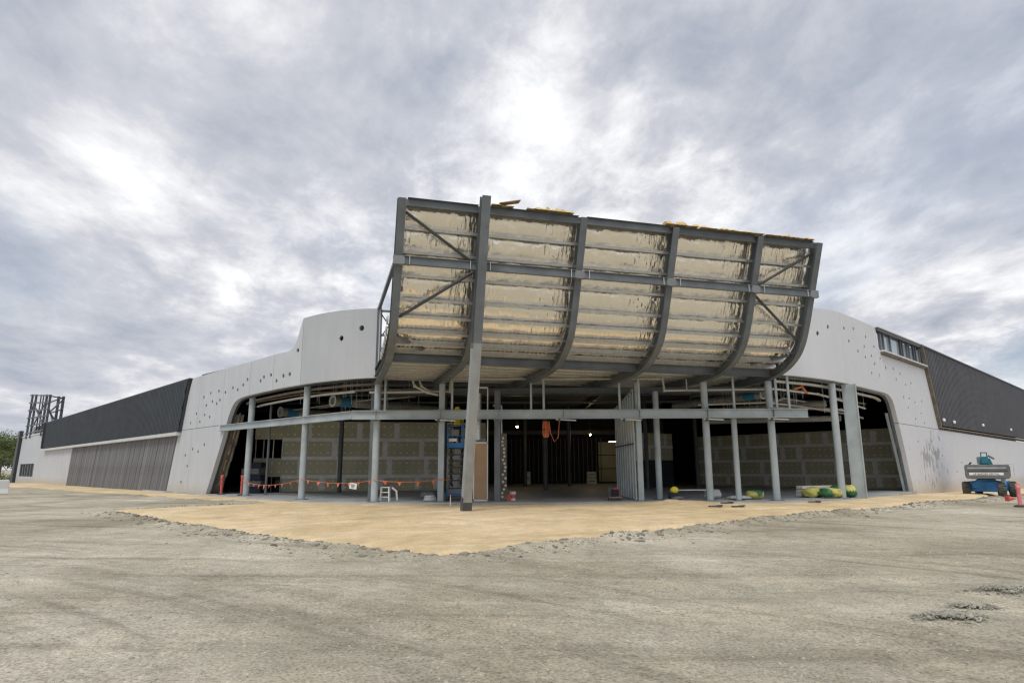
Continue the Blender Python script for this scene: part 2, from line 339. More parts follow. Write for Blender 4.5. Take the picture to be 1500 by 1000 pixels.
def catmull(pts, step):
    P = [Vector(p) for p in pts]; P = [P[0]*2-P[1]] + P + [P[-1]*2-P[-2]]; o = []
    for i in range(1, len(P)-2):
        L = (P[i+1]-P[i]).length; n = max(1, int(L/step))
        for k in range(n):
            t = k/n; a, b, c, d = P[i-1], P[i], P[i+1], P[i+2]
            o.append(.5*((2*b)+(c-a)*t+(2*a-5*b+4*c-d)*t*t+(3*b-a-3*c+d)*t**3))
    o.append(P[-2]); return o
def fbm(x, y, sc, seed=0, oct=4):
    return mnoise.fractal(Vector((x*sc+seed, y*sc-seed*.7, seed*1.3)), 0.6, 2.1, oct, noise_basis='PERLIN_ORIGINAL')

# ------------------------------------------------------------------ plan of the two curved fronts
class Path:
    def __init__(s, pts, d, L):
        P = [Vector(p) for p in pts]; e = P[-1] + Vector(d).normalized()*L
        fine = catmull([p.to_3d() for p in P], .2); s.p = [q.to_2d() for q in fine] + [e]
        s.s = [0]
        for a, b in zip(s.p[:-1], s.p[1:]): s.s.append(s.s[-1] + (b-a).length)
    def at(s, t):
        i = 0
        while i < len(s.s)-2 and s.s[i+1] < t: i += 1
        a, b = s.p[i], s.p[i+1]; k = (t-s.s[i])/(s.s[i+1]-s.s[i])
        d = (b-a).normalized(); n = Vector((-d.y, d.x));  n = -n if n.y > 0 else n
        return a + (b-a)*k, n, d
    def pt(s, t, z, off=0):
        p, n, d = s.at(t); return Vector((p.x + n.x*off, p.y + n.y*off, z))
PL = Path([(-5.9, 29.15), (-6.9, 29.32), (-8.0, 29.85), (-9.1, 30.55), (-10.1, 31.35), (-11.9, 33.0), (-13.8, 34.95)], (-.701, .713), 100)
PR = Path([(11.5, 28.6), (12.9, 29.15), (14.4, 30.1), (15.7, 31.1), (18.05, 33.35), (20.5, 35.85)], (.707, .707), 100)

# ------------------------------------------------------------------ ground
SAND = [(-62, 79), (-49.7, 66), (-35, 52.0), (-25.4, 42.9), (-18.2, 35.7), (-13.9, 32.0), (-11.2, 30.3), (-12.0, 29.2), (-15.6, 25.9), (-13, 23), (-8.7, 18.8), (-5.6, 15.6), (-3.8, 14), (-2.5, 13.1), (-1.7, 12.5), (-1.3, 12.35), (-.8, 12.6), (0, 13.1), (1.5, 14.6), (3.3, 16.4), (5.6, 18.4), (7.9, 20.9), (9.8, 22.4), (12.3, 24), (15.8, 26.9), (19.5, 30.2), (24.2, 34.9), (34, 46), (50, 62), (52, 66), (30, 60), (0, 60), (-30, 62), (-58, 84)]
SP = np.array(SAND)
def sand_sd(X, Y):
    """signed distance to the sand outline (positive inside), arrays"""
    d = np.full(X.shape, 1e9); ins = np.zeros(X.shape, bool)
    for i in range(len(SP)):
        a, b = SP[i], SP[(i+1) % len(SP)]; e = b-a
        t = np.clip(((X-a[0])*e[0]+(Y-a[1])*e[1])/(e@e), 0, 1)
        d = np.minimum(d, np.hypot(X-a[0]-t*e[0], Y-a[1]-t*e[1]))
        cnd = ((a[1] > Y) != (b[1] > Y)) & (X < e[0]*(Y-a[1])/(e[1]+1e-12)+a[0]); ins ^= cnd
    return np.where(ins, d, -d)
def vnoise(X, Y, sc, seed, oct=4, gain=.5):
    r = np.random.default_rng(seed); T = r.random((256, 256)); o = np.zeros(X.shape); a = 1; tot = 0
    for k in range(oct):
        x = X*sc*2**k+17.3*k; y = Y*sc*2**k+9.1*k; xi = np.floor(x).astype(int); yi = np.floor(y).astype(int); fx = x-xi; fy = y-yi
        fx = fx*fx*(3-2*fx); fy = fy*fy*(3-2*fy); g = lambda i, j: T[i % 256, j % 256]
        o += a*((g(xi, yi)*(1-fx)+g(xi+1, yi)*fx)*(1-fy)+(g(xi, yi+1)*(1-fx)+g(xi+1, yi+1)*fx)*fy); tot += a; a *= gain
    return o/tot-.5
def gravel_z(X, Y):
    far = np.clip((np.hypot(X, Y)-90)/60, 0, 1)
    z = -.10 - .028*np.clip(X-18, 0, 45) - .004*np.clip(-X-20, 0, 40)
    z = z + (.10*vnoise(X, Y, .09, 1, 3) + .05*vnoise(X, Y*.5+X*.3, .5, 2, 4) + .022*vnoise(X, Y, 1.8, 3, 5, .6))*(1-far)
    # wheel ruts running across the yard and a few graded ridges
    for (ox, oy, dx, dy, wd, dp, ln) in ((-1.7, 7.3, .76, -.65, .25, -.05, 2.2), (-4.5, 12.2, .9, -.3, .4, -.035, 5), (3.5, 9.0, .95, .25, .3, -.03, 4), (4.6, 7.25, .9, .4, .28, .05, .6), (6.3, 8.75, .9, .4, .35, .045, .9), (-8, 17, .96, -.2, .5, -.05, 6), (6, 14, .97, .1, .6, -.04, 6)):
        a = (X-ox)*dx+(Y-oy)*dy; b = -(X-ox)*dy+(Y-oy)*dx
        z = z + dp*np.exp(-(b/wd)**2-(a/ln)**2)*(1+1.2*vnoise(X, Y, 2.6, 8, 3))
    # broken dark berm outside the sand edge
    sd_ = sand_sd(X, Y); near = np.clip((75-np.hypot(X, Y))/40, 0, 1)
    z = z + near*np.exp(-((sd_+.25)/.28)**2)*(.07+.22*np.clip(vnoise(X, Y, .6, 12, 3)+.12, 0, 1)+.10*vnoise(X, Y, 2.4, 13, 4))
    return z
def grid_obj(name, xs, ys, zf, keep, m, smooth=True, bias=None):
    X, Y = np.meshgrid(xs, ys); Z = zf(X, Y); nx, ny = len(xs), len(ys)
    idx = np.arange(nx*ny).reshape(ny, nx)
    q = np.stack([idx[:-1, :-1], idx[:-1, 1:], idx[1:, 1:], idx[1:, :-1]], -1).reshape(-1, 4)
    if keep is not None:
        K = keep(X, Y).ravel(); q = q[K[q].any(1)]
    used = np.unique(q); remap = -np.ones(nx*ny, int); remap[used] = np.arange(len(used))
    V = np.stack([X.ravel(), Y.ravel(), Z.ravel()], 1)[used]; q = remap[q]
    me = bpy.data.meshes.new(name); me.vertices.add(len(V)); me.vertices.foreach_set('co', V.ravel())
    me.loops.add(q.size); me.loops.foreach_set('vertex_index', q.ravel()); me.polygons.add(len(q))
    me.polygons.foreach_set('loop_start', np.arange(0, q.size, 4)); me.polygons.foreach_set('loop_total', np.full(len(q), 4))
    me.update(calc_edges=True); me.validate()
    if smooth: me.shade_smooth()
    me.materials.append(m); o = bpy.data.objects.new(name, me); return link(o)
def spaced(*segs):
    o = []
    for a, b, st in segs: o += list(np.arange(a, b, st))
    return np.array(o + [segs[-1][1]])
gx = spaced((-3000, -400, 260), (-400, -100, 30), (-100, -30, 2.5), (-30, -9, .35), (-9, 10, .09), (10, 32, .3), (32, 110, 2.5), (110, 400, 30), (400, 3000, 260))
gy = spaced((-300, -20, 28), (-20, 3, 1.5), (3, 14, .07), (14, 38, .16), (38, 60, .6), (60, 110, 2.5), (110, 400, 25), (400, 3000, 260))
tag(grid_obj('gravel_ground', gx, gy, gravel_z, None, M['gravel']), 'pale grey crushed limestone yard with tyre ruts', None, None, 'structure')
def sand_edge(X, Y):
    return sand_sd(X, Y) + .5*vnoise(X, Y, .7, 21, 3) + .35*vnoise(X, Y, 2.8, 22, 3)
def sand_z(X, Y):
    e = sand_edge(X, Y); t = np.clip((e+.05)/.35, 0, 1); t = t*t*(3-2*t)
    g = -.14-.028*np.clip(X-18, 0, 45)-.004*np.clip(-X-20, 0, 40)
    top = -.025*np.ones(X.shape) - .022*np.clip(X-19, 0, 45)-.003*np.clip(-X-20, 0, 40)+.035*vnoise(X, Y, .4, 31, 4)+.030*vnoise(X, Y, 2.6, 32, 4)
    for (ox, oy, dx, dy, ln) in ((-3.0, 19.0, .97, -.22, 2.2), (3.6, 17.6, .8, .6, 2.6), (4.1, 17.2, .8, .6, 2.6), (9, 24.5, .98, .2, 2), (-8, 23.5, .95, -.3, 2.6)):
        a = (X-ox)*dx+(Y-oy)*dy; b = -(X-ox)*dy+(Y-oy)*dx
        top = top + np.exp(-(a/ln)**2)*(-.06*np.exp(-(b/.16)**2)+.035*np.exp(-((b-.3)/.14)**2))*(1+1.5*vnoise(X, Y, 3, 44, 2))
    top = top + .30*np.exp(-((X-7.0)/1.5)**2-((Y-28.3)/.5)**2)*(.55+vnoise(X, Y, 1.5, 41, 3))
    return np.where(e > -.4, g*(1-t)+top*t, g-.1)
sx = spaced((-62, -20, .6), (-20, -9, .25), (-9, 12, .13), (12, 26, .22), (26, 54, .8)); sy = spaced((12, 24, .11), (24, 33, .18), (33, 50, .5), (50, 84, 1.2))
tag(grid_obj('sand_pad', sx, sy, sand_z, lambda X, Y: sand_edge(X, Y) > -.3, M['sand']), 'levelled yellow sand pad in front of the open entrance', None, None, 'structure')
# loose stones
def rock_base(k):
    bm = bmesh.new(); bmesh.ops.create_icosphere(bm, subdivisions=1, radius=1)
    for v in bm.verts: v.co *= .72+.55*random.random(); v.co.z *= .62
    bm.verts.ensure_lookup_table(); V = np.array([v.co for v in bm.verts]); F = np.array([[v.index for v in f.verts] for f in bm.faces]); bm.free(); return V, F
RB = [rock_base(k) for k in range(6)]
def rocks(name, P, S, label, m='stone'):
    V = []; F = []; k = 0
    for (x, y, z), s in zip(P, S):
        b, f = RB[random.randrange(6)]; a = random.random()*6.28; c, n = cos(a), sin(a)
        v = b*s; v = np.stack([v[:, 0]*c-v[:, 1]*n+x, v[:, 0]*n+v[:, 1]*c+y, v[:, 2]+z], 1); V.append(v); F.append(f+k); k += len(v)
    V = np.concatenate(V); F = np.concatenate(F); me = bpy.data.meshes.new(name)
    me.vertices.add(len(V)); me.vertices.foreach_set('co', V.ravel()); me.loops.add(F.size); me.loops.foreach_set('vertex_index', F.ravel())
    me.polygons.add(len(F)); me.polygons.foreach_set('loop_start', np.arange(0, F.size, 3)); me.polygons.foreach_set('loop_total', np.full(len(F), 3)); me.update(calc_edges=True)
    me.materials.append(M[m]); tag(link(bpy.data.objects.new(name, me)), label, 'gravel', None, 'stuff')
pts = []
for i in range(7, 28):
    a, b = SP[i], SP[i+1]
    L = np.hypot(*(b-a))
    for k in range(int(L*90*min(1, 22/max(8, a[1])))):
        p = a+(b-a)*random.random(); e = (b-a)/L; o = random.gauss(.25, .42); pts.append((p[0]+e[1]*o, p[1]-e[0]*o, 0))
A = np.array(pts); A[:, 2] = gravel_z(A[:, 0], A[:, 1])
rocks('edge_stones', A, np.clip(rng.lognormal(-4.3, .75, len(A)), .006, .09), 'dark broken stones along the edge of the sand pad', 'stone_dark')
n = 22000; yy = 3.6+20*rng.random(n)**1.7; xx = (rng.random(n)*2-1)*(yy*.85+1.0); m_ = sand_sd(xx, yy) < -.1; xx, yy = xx[m_], yy[m_]
A = np.stack([xx, yy, gravel_z(xx, yy)], 1)
rocks('yard_stones', A, np.clip(rng.lognormal(-4.95, .55, len(A)), .003, .035), 'small stones scattered over the gravel yard')
# two small heaps of coarse gravel at the right of the yard
P = []
for cx, cy, r in ((4.6, 7.25, .30), (6.35, 8.75, .42), (5.3, 7.9, .22)):
    for k in range(900):
        a = random.random()*6.28; q = r*abs(random.gauss(0, .55)); x = cx+q*cos(a)*1.5; y = cy+q*sin(a)*.75
        P.append((x, y, .05*max(0, 1-(q/r)**2)))
A = np.array(P); h = A[:, 2].copy(); A[:, 2] = gravel_z(A[:, 0], A[:, 1])+h
rocks('heap_stones', A, np.clip(rng.lognormal(-4.55, .5, len(A)), .005, .035), 'low heaps of coarse dark gravel at the right', 'stone_heap')

# slab
mb = MB(); front = [PL.pt(t, 0, .35) for t in np.arange(16, 0, -.8)] + [Vector((-5.5, 28.75, 0)), Vector((11.4, 28.3, 0))] + [PR.pt(t, 0, .15) for t in np.arange(1, 15.6, .8)]
poly = front + [Vector((34, 52, 0)), Vector((34, 82, 0)), Vector((-34, 82, 0)), Vector((-34, 56, 0))]
nP = len(poly); mb.add([(p.x, p.y, .03) for p in poly] + [(p.x, p.y, -.35) for p in poly], [tuple(range(nP)), tuple(range(2*nP-1, nP-1, -1))] + [(i, (i+1) % nP, nP+(i+1) % nP, nP+i) for i in range(nP)])
tag(mb.build('concrete_floor', M['concrete']), 'bare concrete floor slab inside the unfinished building', None, None, 'structure')

# ------------------------------------------------------------------ precast walls with real holes
def clip_poly(poly, s0, s1, z0, z1):
    def cl(P, f, isect):
        o = []
        for i in range(len(P)):
            a, b = P[i], P[(i+1) % len(P)]
            if f(a): o.append(a)
            if f(a) != f(b): o.append(isect(a, b))
        return o
    def ix(c): return lambda a, b: (c, a[1]+(b[1]-a[1])*(c-a[0])/(b[0]-a[0]))
    def iz(c): return lambda a, b: (a[0]+(b[0]-a[0])*(c-a[1])/(b[1]-a[1]), c)
    P = cl(poly, lambda p: p[0] >= s0, ix(s0)); P = cl(P, lambda p: p[0] <= s1, ix(s1))
    P = cl(P, lambda p: p[1] >= z0, iz(z0)); P = cl(P, lambda p: p[1] <= z1, iz(z1))
    o = []
    for p in P:
        if not o or (abs(p[0]-o[-1][0])+abs(p[1]-o[-1][1])) > 1e-4: o.append(p)
    return o
def wall_panel(path, poly, holes, th, m, parent, hole_r=.095, curve_to=14.0, label=None):
    """poly in (s,z); solid panel, round holes cut through, bent to the plan path"""
    bm = bmesh.new(); vs = [bm.verts.new((s, 0, z)) for s, z in poly]; f = bm.faces.new(vs)
    r = bmesh.ops.extrude_face_region(bm, geom=[f]); bmesh.ops.translate(bm, verts=[g for g in r['geom'] if isinstance(g, bmesh.types.BMVert)], vec=(0, th, 0))
    bmesh.ops.recalc_face_normals(bm, faces=bm.faces)
    me = bpy.data.meshes.new('wall_panel'); bm.to_mesh(me); bm.free()
    o = bpy.data.objects.new('wall_panel', me); link(o)
    xs = [p[0] for p in poly]; zs = [p[1] for p in poly]
    hs = [h for h in holes if min(xs) < h[0] < max(xs) and min(zs) < h[1] < max(zs)]
    if hs:
        cb = MB()
        for (s, z) in hs:
            seg = 16; vv = []
            for y in (-.2, th+.2): vv += [(s+hole_r*cos(2*pi*i/seg), y, z+hole_r*sin(2*pi*i/seg)) for i in range(seg)]
            cb.add(vv, [(i, (i+1) % seg, seg+(i+1) % seg, seg+i) for i in range(seg)] + [tuple(range(seg-1, -1, -1)), tuple(range(seg, 2*seg))])
        c = bpy.data.objects.new('cutter', cb.mesh('cutter')); link(c)
        md = o.modifiers.new('cut', 'BOOLEAN'); md.operation = 'DIFFERENCE'; md.object = c; md.solver = 'EXACT'
        dg = bpy.context.evaluated_depsgraph_get(); me2 = bpy.data.meshes.new_from_object(o.evaluated_get(dg))
        o.modifiers.clear(); o.data = me2; bpy.data.objects.remove(c); me = me2
    bm = bmesh.new(); bm.from_mesh(me)
    s = math.ceil(min(xs)/.4)*.4
    while s < min(max(xs), curve_to):
        bmesh.ops.bisect_plane(bm, geom=bm.verts[:]+bm.edges[:]+bm.faces[:], plane_co=(s, 0, 0), plane_no=(1, 0, 0), dist=1e-5); s += .4
    bmesh.ops.triangulate(bm, faces=bm.faces)
    base = parent.location
    for v in bm.verts: v.co = path.pt(v.co.x, v.co.z, -v.co.y) - base
    bmesh.ops.recalc_face_normals(bm, faces=bm.faces)
    bm.to_mesh(me); bm.free(); me.shade_smooth(); me.set_sharp_from_angle(angle=R(25))
    me.materials.clear(); me.materials.append(m); o.parent = parent
    if label: o['label'] = label
    # dark plugs added in the holes; the recess shade is in their colour
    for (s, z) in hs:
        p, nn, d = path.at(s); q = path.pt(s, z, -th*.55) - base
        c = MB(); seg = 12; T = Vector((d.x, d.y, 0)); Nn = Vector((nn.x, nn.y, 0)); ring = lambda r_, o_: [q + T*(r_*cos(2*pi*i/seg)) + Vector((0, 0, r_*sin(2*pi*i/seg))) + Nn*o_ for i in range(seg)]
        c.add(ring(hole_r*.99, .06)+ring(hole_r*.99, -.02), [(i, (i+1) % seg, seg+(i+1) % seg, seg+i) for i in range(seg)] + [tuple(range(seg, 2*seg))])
        c.build('hole_shade_plug', M['frame_dark'], o)
    return o
def ribbon(path, line, off0, depth, thick, m, name, parent, label=None):
    """lining strip that follows an (s,z) line, from offset off0 going inward by depth"""
    base = parent.location; mb = MB(); vs = []; L = [Vector((a, b)) for a, b in line]
    for i, p in enumerate(L):
        d = (L[min(i+1, len(L)-1)]-L[max(i-1, 0)]).normalized(); nn = Vector((-d.y, d.x))*thick
        for (q, o) in ((p, off0), (p+nn, off0), (p+nn, off0-depth), (p, off0-depth)):
            vs.append(path.pt(q.x, q.y, o)-base)
    fs = [(i*4+j, i*4+(j+1) % 4, (i+1)*4+(j+1) % 4, (i+1)*4+j) for i in range(len(L)-1) for j in range(4)] + [(0, 1, 2, 3), tuple(range(len(vs)-4, len(vs)))]
    return mb.add(vs, fs).build(name, m, parent, label=label)

LOUT = [(23.95, -.7), (22.29, 3.95), (21.42, 5.64), (20.5, 7.38), (16.07, 7.4), (8.45, 7.42), (6.75, 7.40), (6.35, 7.46), (6.08, 7.62), (5.88, 7.88), (5.70, 8.25), (5.52, 8.65), (5.36, 8.93), (3.87, 8.92), (2.4, 8.88), (1.16, 8.82), (.2, 8.78),
        (.2, 5.54), (2.19, 5.54), (4.86, 5.55), (7.36, 5.55), (9.85, 5.53), (11.46, 5.5), (12.2, 5.46), (12.75, 5.38), (13.15, 5.25), (13.5, 5.0), (13.89, 4.5), (14.62, 3.1), (15.65, 1.35), (16.55, -.1), (16.9, -.7)]
LOPEN = [(.2, 5.54), (2.19, 5.54), (4.86, 5.55), (7.36, 5.55), (9.85, 5.53), (11.46, 5.5), (12.2, 5.46), (12.75, 5.38), (13.15, 5.25), (13.5, 5.0), (13.89, 4.5), (14.62, 3.1), (15.65, 1.35), (16.55, -.1)]
HL = [(1.12, 7.89), (2.31, 7.52), (5.75, 7.33), (6.42, 6.18), (7.07, 6.16), (7.82, 5.97), (8.53, 6.35), (9.42, 6.33), (9.83, 6.16), (11.58, 6.41), (12.14, 6.15), (12.87, 5.94), (13.6, 6.13), (14.69, 5.94), (15.74, 6.11), (17.07, 6.1), (18.19, 5.93), (15.46, 5.55), (16.66, 5.54), (15.95, 5.36), (17.65, 5.37), (19.25, 4.95), (17.8, 4.79), (16.9, 4.61), (18.53, 4.4), (20.19, 4.4), (17.42, 2.94), (19.38, 2.71), (18.37, 2.54), (20.6, 2.34), (20.1, 1.65), (20.98, .65)]
wl = root('precast_wall', PL.pt(10, 0, 0), 'white precast concrete wall with small round holes and curved tower, left of the entrance', 'wall')
g = .014
joints = [.2, 5.33, 8.25, 11.2, 14.95, 18.95, 24.5]
for i in range(6):
    p = clip_poly(LOUT, joints[i]+(g if i else 0), joints[i+1]-g, 4.03+g, 9.5)
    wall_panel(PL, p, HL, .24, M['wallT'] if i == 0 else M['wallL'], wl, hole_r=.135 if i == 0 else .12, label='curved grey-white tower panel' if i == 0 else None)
for a, b in ((14.0, 19.75), (19.75, 24.5)):
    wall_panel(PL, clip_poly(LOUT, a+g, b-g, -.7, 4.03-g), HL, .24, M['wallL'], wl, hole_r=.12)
ribbon(PL, LOPEN, -.25, .10, -.07, M['frame_dark'], 'opening_frame', wl)
ribbon(PL, [(s, z-.16) for s, z in LOPEN[:8]], -.5, .14, -.10, M['trim_brown'], 'head_channel', wl)
ribbon(PL, [(s, z-.42) for s, z in LOPEN[1:7]], -.9, .12, -.09, M['pipe_white'], 'head_rail', wl)
ribbon(PL, [(13.75, 4.6), (14.35, 3.5), (15.0, 2.3), (15.75, 1.1), (16.5, .03)], -.36, .5, .06, M['trim_brown'], 'side_lining', wl)
for k, (sa, za) in enumerate(((13.7, 4.4), (14.2, 3.5), (14.7, 2.6), (15.25, 1.7), (15.8, .8))):
    mb = MB(); mb.box(PL.pt(sa-.1, za, -.5)-wl.location, (.16, .06, .62), rz=R(-45), ry=R(25)); mb.box(PL.pt(sa-.22, za-.25, -.62)-wl.location, (.08, .08, .9), ry=R(22), rz=R(-45))
    mb.build('timber_packer', M['trim_brown'], wl)

ROUT = [(16.5, -2.6), (16.15, -.23), (15.27, 2.37), (14.28, 4.63), (14.1, 5.0), (13.85, 5.27), (13.5, 5.45), (13.1, 5.53), (12.55, 5.57), (11.8, 5.57), (8.25, 5.56), (4.9, 5.55), (3.3, 5.55), (.8, 5.55), (.8, 8.8), (3.66, 9.0), (6.22, 9.2), (8.9, 9.25), (12.2, 9.32), (12.32, 8.3), (12.7, 7.80), (22.35, 7.93), (22.96, 6.62), (24.05, 3.93), (75, 4.0), (75, -2.6)]
ROPEN = [(16.15, -.23), (15.27, 2.37), (14.28, 4.63), (14.1, 5.0), (13.85, 5.27), (13.5, 5.45), (13.1, 5.53), (12.55, 5.57), (11.8, 5.57), (8.25, 5.56), (4.9, 5.55), (3.3, 5.55), (.8, 5.55)]
HR = [(4.66, 8.19), (3.59, 7.74), (6.74, 8.41), (8.15, 8.6), (10.14, 8.44), (9.7, 7.84), (11.54, 8.08), (7.29, 7.82), (8.54, 7.44), (9.68, 7.26), (10.83, 7.47), (11.3, 7.08), (12.45, 7.51), (10.53, 6.47), (11.96, 6.49), (13.31, 7.08), (14.81, 7.18), (16.14, 7.0), (15.18, 6.56), (17.13, 6.4), (18.36, 6.61), (16.34, 5.58), (17.53, 5.58), (18.76, 5.41), (20.48, 5.61), (17.04, 4.98), (19.93, 4.78), (18.45, 4.36), (20.39, 4.19), (18.36, 2.96), (20.94, 2.54), (22.42, 2.35), (24.17, 2.14), (29.72, 1.69), (27.8, 1.06), (30.33, .84)]
wr = root('precast_wall', PR.pt(10, 0, 0), 'white precast concrete wall with small round holes and grey smears, right of the entrance', 'wall')
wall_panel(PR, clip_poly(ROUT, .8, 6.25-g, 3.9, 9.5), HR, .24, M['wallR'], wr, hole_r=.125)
for a, b in ((6.25, 12.0), (12.0, 18.0), (18.0, 25.0)):
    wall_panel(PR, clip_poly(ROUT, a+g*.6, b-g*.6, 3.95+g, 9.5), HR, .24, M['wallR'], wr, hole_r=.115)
for a, b in ((14, 23.5), (23.5, 34.0), (34.0, 45.0), (45, 75)):
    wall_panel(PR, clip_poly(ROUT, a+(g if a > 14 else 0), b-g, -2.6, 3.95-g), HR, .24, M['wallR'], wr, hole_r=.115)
ribbon(PR, ROPEN, -.25, .12, .09, M['steel'], 'opening_frame', wr)
ribbon(PR, [(s, z-.17) for s, z in ROPEN[5:]], -.5, .14, .10, M['pipe_white'], 'head_channel', wr)
ribbon(PR, [(16.05, .03), (15.12, 2.35), (14.15, 4.55)], -.40, .14, .06, M['steel_light'], 'side_lining', wr)

# ------------------------------------------------------------------ left wing: ribbed slats, cladding, far wall
ws = root('slatted_wall', PL.pt(38, 0, 0), 'grey slatted wall of leaning boards under the dark cladding on the left wing', 'wall')
dL = Vector((-.701, .713, 0)).normalized(); nL = Vector((-dL.y, dL.x, 0)); nL = nL if nL.y < 0 else -nL
bk = MB(); q = [PL.pt(s, z, -.12)-ws.location for s, z in ((21.9, 3.9), (23.7, -.8), (55.6, -.8), (54.3, 3.9))]; q2 = [p-nL*.12 for p in q]
bk.add(q+q2, [(0, 1, 2, 3), (7, 6, 5, 4), (0, 4, 5, 1), (1, 5, 6, 2), (2, 6, 7, 3), (3, 7, 4, 0)]).build('backing', M['slat'][0], ws)
slat_me = {}
for k in range(3):
    wd = (.50, .515, .48)[k]; mb = MB(); sh = 1.55; ht = 4.35
    vs = [dL*(sx_*wd/2 + sh*zf) + Vector((0, 0, -ht*zf)) + nL*o for zf in (0, 1) for (sx_, o) in ((-1, 0), (-.9, .04), (.9, .04), (1, 0))]
    mb.add(vs, [(0, 1, 5, 4), (1, 2, 6, 5), (2, 3, 7, 6), (3, 0, 4, 7), (0, 3, 2, 1), (4, 5, 6, 7)])
    for j in range(4):
        me = mb.mesh('slat'); me.materials.append(M['slat'][j]); slat_me[(k, j)] = me
s = 22.5; k = 0
while s < 54.0:
    o = bpy.data.objects.new('slat', slat_me[(k % 3, random.randrange(4))]); link(o, ws)
    o.location = PL.pt(s, 3.70, -.10+random.uniform(-.015, .02)) - ws.location; s += .52; k += 1

def cladding(path, name, s0, s1, zt, zb, edge, off, m, label, pitch=.30, dep=.035, rev=False):
    """vertical ribbed sheet; edge=(s_top,s_bottom) slanted end"""
    rt = root(name, path.pt(s0, 0, off), label, 'cladding'); b = rt.location; mb = MB(); colm = []
    s = s0; ph = 0
    prof = ((0, 0), (.45, 0), (.58, 1), (.88, 1))
    while s < s1:
        for a, d in prof: colm.append((s+a*pitch, d*dep))
        s += pitch
    vs = []
    for s, d in colm:
        t = (s-s0)/(s1-s0); top = zt[0]+(zt[1]-zt[0])*t; bot = zb[0]+(zb[1]-zb[0])*t
        if s < edge[1]: bot = max(bot, top-(top-bot)*max(0.001, (s-edge[0]))/(edge[1]-edge[0]))
        vs += [path.pt(s, top, off+d)-b, path.pt(s, bot, off+d)-b]
    fs = [(2*i, 2*i+1, 2*i+3, 2*i+2) for i in range(len(colm)-1)]
    mb.add(vs, fs).build('ribbed_sheet', m, rt)
    bd = MB(); vv = [path.pt(s, z, off-.03)-b for s, z in ((edge[0], zt[0]), (s1, zt[1]), (s1, zb[1]), (edge[1], zb[0]))]; v2 = [p-Vector((path.at(40)[1].x, path.at(40)[1].y, 0))*.35 for p in vv]
    bd.add(vv+v2, [(0, 1, 2, 3), (7, 6, 5, 4), (0, 4, 5, 1), (1, 5, 6, 2), (2, 6, 7, 3), (3, 7, 4, 0)]).build('backing', M['frame_dark'], rt)
    return rt, b
cl, b = cladding(PL, 'metal_cladding', 20.75, 68.6, (7.33, 6.87), (3.93, 3.86), (20.75, 21.75), .22, M['clad'], 'charcoal ribbed metal cladding band along the top of the left wing')
MB().sweep([(-.06, -.05), (.30, -.05), (.30, .05), (-.06, .05)], [PL.pt(20.7, 7.37, .1)-b, PL.pt(68.6, 6.92, .1)-b]).build('capping', M['frame_dark'], cl)
MB().sweep([(-.2, -.11), (.22, -.11), (.22, .11), (-.2, .11)], [PL.pt(21.85, 3.80, .1)-b, PL.pt(68.7, 3.73, .1)-b]).build('sill_flashing', M['flash'], cl)
MB().bar(PL.pt(68.65, 3.9, .2)-b, PL.pt(68.65, 6.9, .2)-b, .12, .5, up=nL).build('end_flashing', M['frame_dark'], cl)
pb = root('roof_parapet', PL.pt(19, 7.4, -1.2), 'small dark parapet box showing above the left cladding end', 'parapet')
b = pb.location; vv = [PL.pt(s, z, o)-b for o in (-1.2, -4) for s, z in ((16.2, 7.0), (22.4, 7.0), (22.4, 7.95), (16.2, 7.85))]
MB().add(vv, [(0, 1, 2, 3), (7, 6, 5, 4), (0, 4, 5, 1), (1, 5, 6, 2), (2, 6, 7, 3), (3, 7, 4, 0)]).build('parapet_box', M['frame_dark'], pb)

fw = root('end_wall', PL.pt(70, 0, 0), 'white end wall with a barred window at the far left of the building', 'wall'); b = fw.location
def quad_prism(pts, off, th, name, m, parent, path=PL, label=None):
    b = parent.location; a_ = [path.pt(s, z, off)-b for s, z in pts]; c_ = [path.pt(s, z, off-th)-b for s, z in pts]; k = len(pts)
    return MB().add(a_+c_, [tuple(range(k)), tuple(range(2*k-1, k-1, -1))]+[(i, (i+1) % k, k+(i+1) % k, k+i) for i in range(k)]).build(name, m, parent, label=label)
WX = (74.8, 85.0, .62, 2.22)
quad_prism([(54.35, 3.95), (55.45, -.9), (74.8, -.9), (74.8, 5.80), (54.4, 5.95)], -.05, .25, 'wall_panel', M['wallL'], fw)
quad_prism([(74.82, -.9), (87.4, -.9), (87.2, .62), (74.82, .62)], -.05, .25, 'wall_panel', M['wallL'], fw)
quad_prism([(74.82, 2.22), (86.9, 2.22), (86.0, 5.70), (74.82, 5.80)], -.05, .25, 'wall_panel', M['wallL'], fw)
quad_prism([(85.0, .625), (87.2, .625), (86.9, 2.215), (85.0, 2.215)], -.05, .25, 'wall_panel', M['wallL'], fw)
wn = quad_prism([(74.8, .62), (85, .62), (85, 2.22), (74.8, 2.22)], -.2, .05, 'window', M['frame_dark'], fw)
for k in range(6):
    s = 75.1+k*1.9; quad_prism([(s, .64), (s+.35, .64), (s+.35, 2.2), (s, 2.2)], -.06, .1, 'bar', M['steel_light'], wn, label=None) if False else MB().bar(PL.pt(s, .64, -.1)-b, PL.pt(s, 2.2, -.1)-b, .3, .1, up=nL).build('window_bar', M['steel'], wn)
quad_prism([(87.6, -.9), (89.6, -.9), (87.6, 6.7), (86.2, 6.7)], .3, .4, 'end_fin', M['frame_dark'], fw, label='dark leaning fin at the far end')
quad_prism([(54.5, 5.85), (87, 5.72), (87, 5.90), (54.5, 6.03)], .0, .35, 'capping', M['flash'], fw)
MB().cone(PL.pt(80.5, 0, -1.2)-b, .9, .9, 5.6, 7.0, 18).build('roof_tank', M['flash'], fw, smooth=40)

